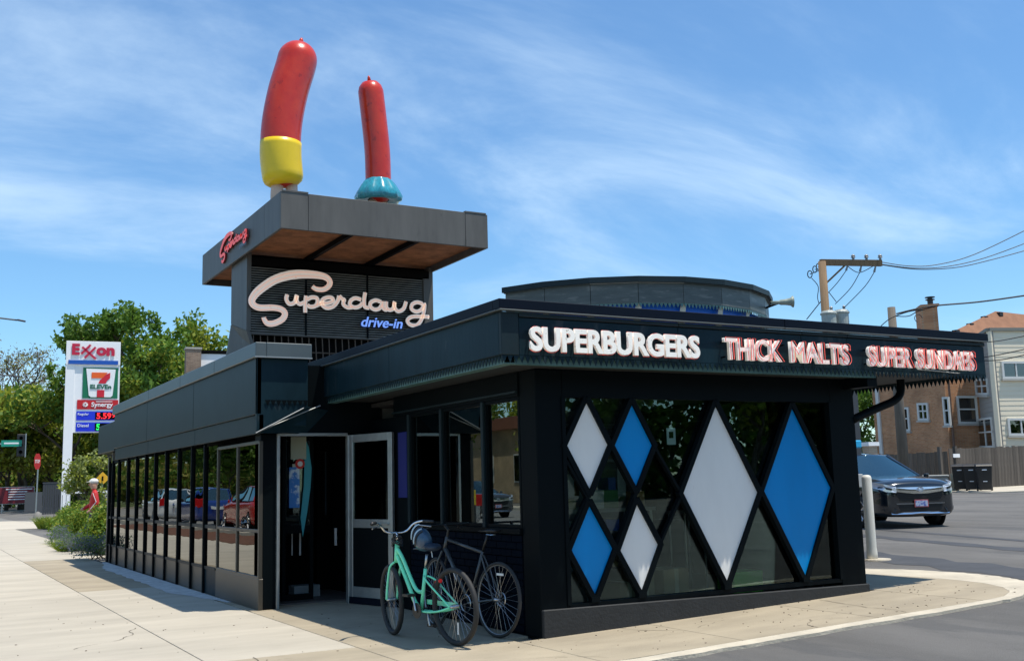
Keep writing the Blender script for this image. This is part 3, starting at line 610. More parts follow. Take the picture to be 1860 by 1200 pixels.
# script lettering
SC={'S':[(2.4,6.04),(2.49,5.99),(2.66,5.99),(2.78,6.06),(2.83,6.16),(2.77,6.26),(2.62,6.31),(2.36,6.32),(2.06,6.3),(1.79,6.24),(1.52,6.13),(1.28,5.96),(1.11,5.8),(1.02,5.65),(1.05,5.54),(1.2,5.48),(1.5,5.5),(1.69,5.47),(1.77,5.38),(1.71,5.25),(1.53,5.15),(1.38,5.14),(1.3,5.21),(1.28,5.27)],
'u':[(1.82,5.82),(1.8,5.71),(1.87,5.61),(1.99,5.65),(2.04,5.81),(2.04,5.69),(2.11,5.62),(2.21,5.66)],'p':[(2.26,5.82),(2.24,5.64),(2.24,5.43)],
'p2':[(2.28,5.73),(2.39,5.79),(2.51,5.78),(2.53,5.69),(2.48,5.6),(2.36,5.57),(2.29,5.61)],
'e':[(2.49,5.6),(2.62,5.67),(2.77,5.68),(2.9,5.74),(2.87,5.81),(2.76,5.81),(2.65,5.75),(2.63,5.65),(2.74,5.57),(2.9,5.61),(3.01,5.74),(3.05,5.87)],
'r':[(3.05,5.87),(3.12,5.8),(3.17,5.78),(3.15,5.68),(3.25,5.61),(3.37,5.62)],'d':[(3.59,5.81),(3.45,5.84),(3.34,5.78),(3.31,5.68),(3.41,5.62),(3.54,5.65),(3.63,5.74)],
'd2':[(3.69,5.99),(3.66,5.8),(3.68,5.65),(3.79,5.63)],'a':[(4.09,5.79),(3.95,5.82),(3.83,5.76),(3.82,5.66),(3.92,5.6),(4.04,5.63),(4.12,5.74)],'a2':[(4.13,5.81),(4.12,5.68),(4.19,5.61),(4.26,5.63)],
'w':[(4.22,5.81),(4.22,5.67),(4.3,5.61),(4.4,5.66),(4.43,5.81),(4.43,5.68),(4.52,5.59),(4.66,5.66),(4.73,5.84)],
'g':[(5.16,5.81),(5.02,5.84),(4.89,5.78),(4.87,5.67),(4.99,5.61),(5.13,5.67),(5.21,5.81),(5.19,5.61),(5.11,5.4),(4.99,5.28),(4.82,5.29),(4.76,5.39),(4.88,5.48),(5.13,5.5),(5.33,5.5)]}
def wid(k,t):
    if k=='S':
        return float(np.interp(t,[0,.05,.15,.25,.36,.5,.58,.7,.9,1],[.07,.11,.13,.16,.215,.19,.15,.14,.14,.07]))
    return .098
def ribbon(b,P,k,to3,dep,lift,ws=1.0):
    P=catmull([(p[0],p[1],0) for p in P],6); n=len(P); L0=[];
    for i,p in enumerate(P):
        t=P[min(i+1,n-1)]-P[max(i-1,0)]; t.normalize(); nn=Vector((-t.y,t.x,0)); w_=wid(k,i/(n-1))*ws/2
        L0.append((p+nn*w_,p-nn*w_))
    vs=[]
    for a,c in L0: vs+=[to3(a.x,a.y,lift),to3(c.x,c.y,lift),to3(c.x,c.y,lift-dep),to3(a.x,a.y,lift-dep)]
    o=len(b.v); b.v+=[tuple(v) for v in vs]
    for i in range(n-1):
        q=o+i*4; r=q+4
        b.f+=[(q,r,r+1,q+1),(q+1,r+1,r+2,q+2),(q+2,r+2,r+3,q+3),(q+3,r+3,r,q)]; b.m+=[0,1,1,1]
    e=o+(n-1)*4; b.f+=[(o,o+1,o+2,o+3),(e+3,e+2,e+1,e)]; b.m+=[1,1]
sidem=M('script_side',(.10,.035,.025),.5); facem=M('script_ivory',(.88,.80,.72),.4,var=.08,vs=6,emit=.20,ecol=(1,.90,.80),spots=((.70,.35,.24),7,.62,.55)); tubem=M('neon_pink',(.95,.55,.42),.3,emit=.35,ecol=(1,.55,.42))  # script faces carry added emission to brighten them, beyond what the tubes give
sg=thing('script_sign','large ivory neon script with a small blue drive-in line on the tower front','sign',(3.2,13.7,5.0))
i=0
for k,P in SC.items():
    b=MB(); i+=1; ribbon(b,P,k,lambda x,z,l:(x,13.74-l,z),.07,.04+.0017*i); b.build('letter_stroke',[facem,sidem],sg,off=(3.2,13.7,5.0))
    for s in ((-.3,.3) if k=='S' else (0,)):
        Q=catmull([(p[0],p[1],0) for p in P],5); pts=[]
        for j,p in enumerate(Q):
            t=(Q[min(j+1,len(Q)-1)]-Q[max(j-1,0)]).normalized(); pts.append((p.x-t.y*s*.15,13.74-.06-.0017*i,p.y+t.x*s*.15))
        MB().tube(pts,.008,5).build('neon_tube',tubem,sg,off=(3.2,13.7,5.0))
text('drive-in','lettering',M('neon_blue',(.10,.22,.85),.3,emit=.6,ecol=(.25,.45,1)),sg,(3.59-3.2,0-.0,5.18-5.0),(1,0,0),(0,0,1),1.04,.235,.03,offset=.006,shear=.25)
text('drive-in','lettering_back',M('letter_navy',(.01,.02,.16),.4),sg,(3.57-3.2,.02,5.165-5.0),(1,0,0),(0,0,1),1.08,.26,.02,offset=.035,shear=.25)
s2=thing('side_script_sign','small red script sign on the left face of the tower top','sign',(.82,14.3,6.9))
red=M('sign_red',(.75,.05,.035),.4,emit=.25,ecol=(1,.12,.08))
def side3(x,z,l):   # front script squeezed onto the left face, reading towards the camera
    f=(x-1.0)/4.3; return (.80-l-.82,(15.55-f*2.35)-14.3,(z-5.78)*.46+7.08-6.9+(.02))
i=0
for k,P in SC.items():
    b=MB(); i+=1; ribbon(b,P,k,side3,.04,.03+.0015*i,1.15); b.build('letter_stroke',[red,M('side_dark_red',(.25,.02,.02),.5)],s2)
text('drive-in','lettering',M('letter_grey_blue',(.18,.24,.30),.5),s2,(-.05,13.75+.1-14.3,6.80-6.9),(0,-1,0),(0,0,1),.55,.12,.01,offset=.01,shear=.25)

# ------------------------------------------------------------------ rooftop sculptures (plain stand-ins, no figures)
redg=M('sculpture_red',(.50,.016,.006),.3,var=.35,vs=2.2,col2=(.60,.04,.008),coat=.15,bump=.3,bs=7,spots=((.26,.008,.004),5,.60,.55),detail=8)
def sausage(t,path,rad,mat,name='sausage_body'):
    P=catmull(path,8); n=len(P); L_=[(P[i]-P[0]).length for i in range(n)]; tot=L_[-1]; rr=[]
    for i in range(n):
        e=min(L_[i],tot-L_[i]); rr.append(rad*math.sqrt(max(0,1-(1-min(1,e/rad))**2))+.002)
    b=MB(); b.tube(P,rr,28); b.build(name,mat,t,smooth=True)
s=thing('sausage_sculpture','tall plain red sausage sculpture with yellow lower sleeve at the tower front corner','sculpture',(1.35,12.4,zt-.02))
pth=[(-.02,0,.50),(-.10,0,1.2),(-.08,0,1.9),(.05,0,2.65),(.24,0,3.35),(.33,0,3.86)]
sausage(s,pth,.43,redg)
P=catmull(pth[:3],8); b=MB(); b.tube([p for p in P[1:12]],[.30,.40,.435,.44,.442,.443,.444,.444,.444,.443,.443],28); b.build('yellow_sleeve',M('sleeve_yellow',(.80,.56,.004),.35,coat=.1,var=.1,vs=3),s,smooth=True)
cream=M('support_cream',(.60,.44,.34),.45,var=.1,vs=4)
for x in (-.22,.18): MB().tube([(x,0,0),(x*.9,0,.35),(x*.6,0,.8)],[.10,.12,.15],14).build('support_post',cream,s,smooth=True)
MB().lathe([(0,0),(.5,0),(.5,.03),(0,.03)],(0,0,0),24).build('base_plate',tow,s)
MB().tube([(.335,0,3.84),(.35,0,3.93),(.36,0,3.97)],[.06,.045,.02],10).build('tied_end',redg,s,smooth=True)
s=thing('sausage_sculpture','slimmer plain red sausage sculpture above a turquoise flared collar, set back right','sculpture',(3.55,12.6,zt-.02))
pth=[(.05,0,.45),(.04,0,1.0),(.02,0,1.7),(-.06,0,2.5),(-.16,0,3.36)]
sausage(s,pth,.29,redg)
b=MB(); n=40; prof=[(.28,1.02),(.36,.92),(.46,.75),(.52,.62),(.50,.52),(.40,.50),(.24,.54)]; vs=[];fs=[]
for r_,h in prof:
    for k in range(n):
        g=2*PI*k/n; q=r_*(1+.06*math.sin(k*PI/2.0)*(1 if r_>.3 else 0)); vs.append((.04+q*math.cos(g),q*math.sin(g),h))
for a in range(len(prof)-1):
    for k in range(n): fs.append((a*n+k,a*n+(k+1)%n,(a+1)*n+(k+1)%n,(a+1)*n+k))
b.add(vs,fs); b.build('flared_collar',M('collar_turquoise',(.03,.33,.42),.25,coat=.5,var=.4,vs=6,stretch=(3,3,1)),s,smooth=True)
for x in (-.10,.16): MB().tube([(x,0,0),(x,0,.3),(x*.8+.01,0,.62)],[.075,.09,.12],14).build('support_post',cream,s,smooth=True)
MB().lathe([(0,0),(.4,0),(.4,.03),(0,.03)],(0,0,0),24).build('base_plate',tow,s)
MB().tube([(-.165,0,3.35),(-.175,0,3.43),(-.18,0,3.46)],[.045,.03,.015],10).build('tied_end',redg,s,smooth=True)
#PART2
# ------------------------------------------------------------------ bicycles
def wheel(parent,c,r,rim_r,tw,dirv,lean,tyrem,rimm,nsp=28,disc=0,hubm=None):
    """wheel centred at c, rolling along dirv, leaning by lean; tyre, rim, spokes, hub"""
    w_=bpy.data.objects.new('wheel',None)
    d=Vector(dirv).normalized(); up=Vector((0,0,1)); s_=d.cross(up).normalized(); up=(up+s_*lean).normalized(); ax=d.cross(up).normalized(); c=Vector(c)
    ring=lambda R_,k=40,a=0: [c+d*R_*math.cos(2*PI*i/k)+up*R_*math.sin(2*PI*i/k)+ax*a for i in range(k)]
    t=MB(); t.tube(ring(r-tw/2),tw/2,9,close=True); o=t.build('wheel',tyrem,parent,smooth=True)
    t=MB(); t.tube(ring(rim_r),.011,6,close=True); t.build('rim',rimm,o,smooth=True)
    t=MB()
    for i in range(nsp):
        a=2*PI*i/nsp; a2=a+(.5 if i%2 else -.5); sd=.03 if (i//2)%2 else -.03
        t.tube([c+ax*sd+(d*math.cos(a2)+up*math.sin(a2))*.025,c+(d*math.cos(a)+up*math.sin(a))*rim_r],.0013,4)
    t.build('spokes',steel,o,kind='stuff')
    t=MB(); t.tube([c-ax*.055,c-ax*.03,c+ax*.03,c+ax*.055],[.012,.02,.02,.012],10); t.build('hub',hubm or steel,o,smooth=True)
    if disc:
        t=MB(); t.tube([c+ax*.036+(d*math.cos(i*PI/12)+up*math.sin(i*PI/12))*.066 for i in range(24)],.006,4,close=True); t.build('disc_rotor',steel,o)
    return o,c,d,up,ax
tyre=M('bike_tyre',(.018,.018,.018),.7); mint=M('mint_paint',(.20,.90,.54),.28,coat=.3,var=.06,vs=5)
greyf=M('bike_grey',(.05,.053,.053),.35,coat=.3); rimw=M('rim_alloy',(.55,.57,.60),.3,metal=.8); blkp=M('black_plastic',(.012,.012,.012),.45)
def bike_frame(P0,dvec,lean):
    d=Vector(dvec).normalized(); s_=d.cross(Vector((0,0,1))).normalized()
    return lambda s,z,o=0: Vector((0,0,0))+d*s+Vector((0,0,1))*z+s_*(o+lean*z)
# mint cruiser
P0=Vector((-.844,.129,0)); dv=Vector((-.175,1.119,0)); le=-.035
bk=thing('bicycle','mint green step-through cruiser bicycle with helmet on its saddle, on its kickstand','bicycle',P0)
f=bike_frame(P0,dv,le)
rw=wheel(bk,f(0.02,.362),.362,.325,.052,dv,le,tyre,rimw)
ang=R(-15); d0=dv.normalized(); dsteer=Vector((d0.x*math.cos(ang)-d0.y*math.sin(ang),d0.x*math.sin(ang)+d0.y*math.cos(ang),0))
fw=wheel(bk,f(1.13,.352),.352,.315,.052,dsteer,le,tyre,rimw)
ss=dsteer.cross(Vector((0,0,1))).normalized(); df=dsteer
b=MB(); b.tube(catmull([f(1.00,.80),f(.93,.70),f(.84,.57),f(.755,.44),f(.70,.36),f(.60,.29)],5),.021,10); b.build('down_tube',mint,bk,smooth=True)
b=MB(); b.tube(catmull([f(.99,.87),f(.90,.78),f(.80,.64),f(.72,.53),f(.66,.475),f(.60,.46),f(.55,.47)],5),.019,10); b.build('top_tube',mint,bk,smooth=True)
b=MB(); b.tube([f(1.015,.73),f(.985,.93)],.024,12); b.build('head_tube',mint,bk,smooth=True)
b=MB(); b.tube([f(.595,.28),f(.49,.69)],.017,10); b.build('seat_tube',mint,bk,smooth=True)
b=MB(); b.tube([f(.49,.69),f(.455,.83)],.013,10); b.build('seat_post',steel,bk,smooth=True)
for o_ in (-.055,.055):
    b=MB(); b.tube(catmull([f(.595,.28,o_*.4),f(.4,.285,o_*.8),f(.2,.31,o_),f(.03,.355,o_)],4),.011,8); b.build('chain_stay',mint,bk,smooth=True)
    b=MB(); b.tube(catmull([f(.49,.62,o_*.3),f(.40,.58,o_),f(.2,.46,o_),f(.03,.36,o_)],4),.009,8); b.build('seat_stay',mint,bk,smooth=True)
    top=f(1.015,.73); ax_=f(1.13,.352); b=MB(); b.tube(catmull([top+ss*o_*.4,top+ss*o_+df*.045+Vector((0,0,-.05)),top.lerp(ax_,.55)+ss*o_+df*.035,ax_+ss*o_],5),.012,8); b.build('fork_blade',mint,bk,smooth=True)
stt=f(.985,.93); b=MB(); b.tube([stt,stt+Vector((0,0,.07))+df*-.005,stt+Vector((0,0,.10))+df*.03],.013,10); b.build('stem',chrome,bk,smooth=True)
hb=stt+Vector((0,0,.095))+df*.03
for sgn in (-1,1):
    pts=[hb,hb+ss*sgn*.06,hb+ss*sgn*.12+Vector((0,0,.02)),hb+ss*sgn*.18+Vector((0,0,.085))-df*.03,hb+ss*sgn*.25+Vector((0,0,.11))-df*.10,hb+ss*sgn*.31+Vector((0,0,.105))-df*.20]
    b=MB(); b.tube(catmull(pts,5),.011,10); b.build('handlebar',chrome,bk,smooth=True)
    b=MB(); b.tube([pts[4].lerp(pts[5],.1),pts[5]+(pts[5]-pts[4])*.25],.0165,10); b.build('grip',blkp,bk,smooth=True)
    b=MB(); b.tube(catmull([pts[3]+Vector((0,0,-.01)),pts[4]+Vector((0,0,-.045)),pts[5]+Vector((0,0,-.05))],4),.006,6); b.build('brake_lever',steel,bk)
b=MB()
for k in range(7): 
    a=k*.9; c_=stt+Vector((.0,0,-.02+.012*k)); b.tube([c_+ss*math.cos(t)*.055+df*math.sin(t)*.05+Vector((0,0,.02*math.sin(2*t+a))) for t in [i*PI/8 for i in range(16)]],.006,5,close=True)
b.build('coiled_lock',blkp,bk)
bb=f(.595,.285); sx=f(0,0,1)-f(0,0,0)
b=MB(); b.tube([bb-sx*.06,bb+sx*.06],.022,12); b.build('bottom_bracket',blkp,bk)
for sgn,cz in ((-1,.15),(1,-.15)):
    e=bb+sx*sgn*.065; q=e+Vector((0,0,cz))+dv.normalized()*(.05*cz/.15)
    b=MB(); b.tube([e,q],.010,8); o=b.build('crank_arm',steel,bk); b=MB(); b.obox(q-dv.normalized()*.05+Vector((0,0,-.012)),dv.normalized()*.1,sx*sgn*.09,(0,0,.024)); b.build('pedal',blkp,o)
b=MB(); b.tube([bb-sx*.050,bb-sx*.054],.075,24); b.build('chain_guard',blkp,bk)
b=MB(); b.obox(f(.58,.34,.06),dv.normalized()*-.5,(0,0,.045),sx*.006); b.build('chain_cover',mint,bk)
b=MB(); b.tube([f(.50,.27,.03),f(.60,.03,.22)],.008,8); b.build('kickstand',steel,bk)
b=MB(); b.prism([f(.42,.83,0),f(.44,.83,-.04),f(.62,.84,-.025),f(.66,.84,0),f(.62,.84,.025),f(.44,.83,.04)],(0,0,.02)); 
o=MB(); rngp=[]; 
cs=catmull([f(.67,.875),f(.60,.88),f(.50,.885),f(.40,.90),f(.34,.90)],4); o.tube(cs,[.02+.08*(i/(len(cs)-1))**1.4 for i in range(len(cs))],12,flat=.4); o.build('saddle',M('saddle_navy',(.02,.035,.06),.5),bk,smooth=True)
b.bv=0
b=MB(); b.tube([f(.40,.86,.02),f(.39,.80,.02)],.006,6); b.build('saddle_spring',steel,bk)
rf=M('reflector_red',(.6,.01,.01),.2,emit=.05)
b=MB(); c_=f(.36,.56,.04); b.tube([c_,c_-dv.normalized()*.012],.028,14); b.build('rear_reflector',rf,bk)
b=MB(); c_=f(.22,.59,-.02); b.tube([c_,c_-dv.normalized()*.012],.02,12); b.build('rear_reflector',rf,bk)
b=MB(); c_=f(.06,.45,.0); b.obox(f(.02,.10,.028),(0,0,.11),dv.normalized()*.022,sx*.004); b.build('spoke_reflector',white,bk)
# helmet
hc=P0+f(.52,.96,.0); hm=thing('cycle_helmet','blue and white striped cycling helmet hung over the mint bicycle saddle','helmet',hc)
b=MB(); n=16; vs=[];fs=[]
for i in range(7):
    a=PI*.56*i/6
    for k in range(n):
        g=2*PI*k/n; vs.append(Vector((.092*math.sin(a)*math.cos(g),.135*math.sin(a)*math.sin(g),.125*math.cos(a))))
for i in range(6):
    for k in range(n): fs.append((i*n+k,i*n+(k+1)%n,(i+1)*n+(k+1)%n,(i+1)*n+k))
Rm=Matrix.Rotation(R(38),3,'X')@Matrix.Rotation(R(-20),3,'Y')
b.add([Rm@v for v in vs],fs); o=b.build('shell',M('helmet_blue',(.03,.07,.12),.35,coat=.4),hm,smooth=True); sm_=o.modifiers.new('thick','SOLIDIFY'); sm_.thickness=.02
for k,(y_) in enumerate((-.06,-.025,.01,.045)):
    pts=[Rm@Vector((.097*math.sin(a)*-1,y_+.05*math.cos(a),.13*math.cos(a))) for a in [PI*.5*j/8-.1 for j in range(9)]]
    b=MB(); b.tube(pts,.0075,5); b.build('stripe',M('helmet_stripe',(.45,.62,.72),.35) if k%2 else M('helmet_vent',(.008,.01,.012),.6),hm)
# grey hybrid leaning on the wall
P0=Vector((-.30,.343,0)); dv=Vector((-.16,1.211,0)); le=.05
bk=thing('bicycle','dark grey straight bar bicycle leaning on the dark brick wall by the column','bicycle',P0)
f=bike_frame(P0,dv,le); sx=f(0,0,1)-f(0,0,0)
wheel(bk,f(-.0,.365),.365,.335,.036,dv,le,tyre,M('rim_dark_edge',(.30,.31,.32),.35,metal=.7),disc=1)
wheel(bk,f(1.12,.365),.365,.335,.036,dv+Vector((.25,0,0)),le,tyre,M('rim_dark_edge',(.3,.3,.3)),disc=1)
D0=dv.normalized()
for nm,pts,r_ in [('top_tube',[f(.93,.92),f(.30,.81)],.016),('down_tube',[f(.96,.82),f(.49,.30)],.022),('seat_tube',[f(.49,.30),f(.28,.82)],.016),('head_tube',[f(.98,.80),f(.93,.95)],.02),('seat_post',[f(.28,.82),f(.20,.99)],.013)]:
    MB().tube(pts,r_,10).build(nm,greyf if nm!='seat_post' else blkp,bk,smooth=True)
for o_ in (-.05,.05):
    MB().tube([f(.49,.30,o_*.5),f(.02,.365,o_)],.010,8).build('chain_stay',greyf,bk); MB().tube([f(.285,.78,o_*.3),f(.02,.37,o_)],.009,8).build('seat_stay',greyf,bk)
    MB().tube([f(.98,.80,o_*.6),f(1.02,.70,o_),f(1.12,.365,o_)],.012,8).build('fork_blade',greyf,bk)
MB().tube([f(.93,.95),f(.915,1.02),f(.99,1.07)],.015,8).build('stem',blkp,bk)
b=MB(); b.tube([f(.97,1.07,-.29),f(.99,1.07,-.1),f(.99,1.07,.1),f(.97,1.07,.27)],.012,8); b.build('handlebar',blkp,bk)
for s_ in (-1,1):
    MB().tube([f(.975,1.07,s_*.18),f(.965,1.07,s_*.30)],.017,8).build('grip',blkp,bk)
    MB().tube([f(.98,1.06,s_*.17),f(1.05,1.03,s_*.22),f(1.05,1.01,s_*.28)],.006,6).build('brake_lever',blkp,bk)
cs=[f(.34,1.02),f(.26,1.02),f(.16,1.025),f(.06,1.03)]; MB().tube(cs,[.02,.03,.06,.07],12,flat=.35).build('saddle',blkp,bk,smooth=True)
MB().tube([f(.02,.995,-.03),f(.10,.985,-.035),f(.2,.99,-.02)],.006,6).build('saddle_rail',chrome,bk)
bb=f(.49,.30); 
for sgn,cz in ((-1,-.16),(1,.16)):
    e=bb+sx*sgn*.06; q=e+Vector((0,0,cz)); o=MB().tube([e,q],.010,8).build('crank_arm',blkp,bk); MB().obox(q-D0*.045+Vector((0,0,-.01)),D0*.09,sx*sgn*.09,(0,0,.02)).build('pedal',blkp,o)
MB().tube([bb-sx*.05+(D0*math.cos(i*PI/12)+Vector((0,0,math.sin(i*PI/12))))*.085 for i in range(24)],.006,4,close=True).build('chain_ring',steel,bk)
q0=f(.80,.62,-.026); q1=f(.70,.50,-.026); MB().obox(q0,q1-q0,Vector((0,0,.02)),sx*.002).build('decal',M('decal_white',(.6,.6,.6),.4),bk)
MB().obox(f(.0,.60,-.028)+Vector((0,0,0)),D0*-.11,(0,0,.022),sx*.004).build('spoke_reflector',white,bk)

# ------------------------------------------------------------------ interior things seen through the front glass
def simplebox(nm,label,cat,c,s_,mt,rz=0,tape=None,grp=None):
    t=thing(nm,label,cat,c,rz,grp); MB().box(-s_[0]/2,s_[0]/2,-s_[1]/2,s_[1]/2,0,s_[2]).build('body',mt,t,bevel=.006)
    if tape: MB().box(-.03,.03,-s_[1]/2-.003,s_[1]/2+.003,.02,s_[2]+.003).build('tape',tape,t)
    return t
card=M('cardboard',(.30,.19,.10),.8,var=.15,vs=4); tape=M('tape',(.42,.34,.24),.4)
simplebox('cardboard_box','cardboard box on the floor behind the glass below the lattice, rightmost of three','box',(1.95,.55,.16),(.38,.34,.36),card,.1,tape)
simplebox('cardboard_box','narrow cardboard box behind the glass left of the large white diamond','box',(1.62,.62,.16),(.24,.3,.62),card,-.05,tape)
simplebox('cardboard_box','low cardboard box behind the glass beside the lower white diamond','box',(1.28,.5,.16),(.3,.3,.26),card,.2,tape)
simplebox('plastic_crate','lime green plastic crate on the floor behind the glass between large diamonds','crate',(3.2,.75,.16),(.45,.3,.24),M('lime_plastic',(.16,.60,.05),.4))
t=thing('counter_table','thin legged serving table behind the small diamonds','table',(1.2,1.3,.16))
MB().box(-1.0,1.0,-.3,.3,.98,1.02).build('table_top',M('counter_top',(.25,.24,.22),.4),t)
for x in (-.95,.95):
    for y in (-.25,.25): MB().box(x-.02,x+.02,y-.02,y+.02,0,.98).build('leg',steel,t)
rr_=random.Random(11)
cols_=[(.05,.12,.5),(.5,.1,.06),(.35,.28,.12),(.45,.45,.42),(.08,.2,.08),(.4,.22,.08)]
lbn=['small blue carton on the serving table behind the glass','red carton on the serving table behind the glass','tan carton on the serving table behind the glass','white carton on the serving table behind the glass','dark green carton on the serving table behind the glass','orange brown carton on the serving table behind the glass']
for i in range(6):
    simplebox('carton',lbn[i],'carton',(.42+i*.31,1.15+rr_.uniform(-.1,.1),1.18),(rr_.uniform(.14,.24),.2,rr_.uniform(.1,.26)),M('carton_%s'%['blue','red','tan','white','green','orange'][i],cols_[i],.6),rr_.uniform(-.2,.2),grp='cartons on the serving table')
t=thing('shelf_unit','tall metal shelf unit with supplies at the back of the glass room','shelf',(2.3,3.6,.16))
for z in (.1,.6,1.1,1.6,2.1): MB().box(-1.4,1.4,-.2,.2,z,z+.03).build('shelf',steel,t)
for x in (-1.38,1.36): MB().box(x,x+.03,-.2,.2,0,2.3).build('upright',steel,t)
b=MB()
for z in (.13,.63,1.13,1.63):
    x=-1.3
    while x<1.2: 
        w_=rr_.uniform(.1,.3); h=rr_.uniform(.12,.38); b=MB(); b.box(x,x+w_,-.15,.12,z,z+h); b.build('supply_pack',M('pack_%d'%rr_.randrange(5),cols_[rr_.randrange(6)],.6),t); x+=w_+rr_.uniform(.02,.2)
t=thing('stool','slim metal stool behind the glass between the two large diamonds','stool',(3.05,1.5,.16)); MB().box(-.18,.18,-.18,.18,.9,.94).build('seat',steel,t)
for x in (-.16,.14):
    for y in (-.16,.14): MB().box(x,x+.02,y,y+.02,0,.9).build('leg',steel,t)
t=thing('paper_notice','white paper notice hung inside the glass left of the large white diamond','notice',(1.78,.12,1.95)); MB().box(-.06,.06,0,.003,-.09,.09).build('sheet',white,t); MB().box(-.03,.03,-.002,0,-.02,.05).build('print',blkm,t)

# ------------------------------------------------------------------ bollard and post
p=Vector((7.50,2.58,0)); z0=zg(7.5)
t=thing('bollard','white steel bollard with chipped paint on a round concrete footing beside the building','bollard',(p.x,p.y,z0))
wp=M('bollard_white',(.68,.66,.58),.5,var=.08,vs=8,spots=((.30,.17,.09),7,.66,.8))
MB().lathe([(0,0),(.085,0),(.082,.1),(.075,.2),(.075,1.24),(.065,1.275),(.04,1.29),(0,1.292)],(0,0,0),20).build('post',wp,t,smooth=True)
MB().lathe([(0,0),(.21,0),(.2,.02),(0,.025)],(.05,-.05,0),20).build('footing',kerbm,t)
P=at(1557,930,21.5); z0=zg(P.x)
t=thing('order_post','beige post with a blue cap and grey box standing behind the bollard','order post',(P.x,P.y,z0))
MB().tube([(0,0,0),(0,0,1.75)],.06,12).build('post',M('post_beige',(.55,.52,.42),.6,var=.2,vs=6),t,smooth=True)
MB().box(-.14,.14,-.12,.12,1.75,1.90).build('cap',M('cap_blue',(.02,.35,.62),.4),t,bevel=.02); MB().box(-.12,.1,-.12,.1,1.0,1.25).build('box',M('box_grey',(.4,.4,.38),.5),t,bevel=.01)

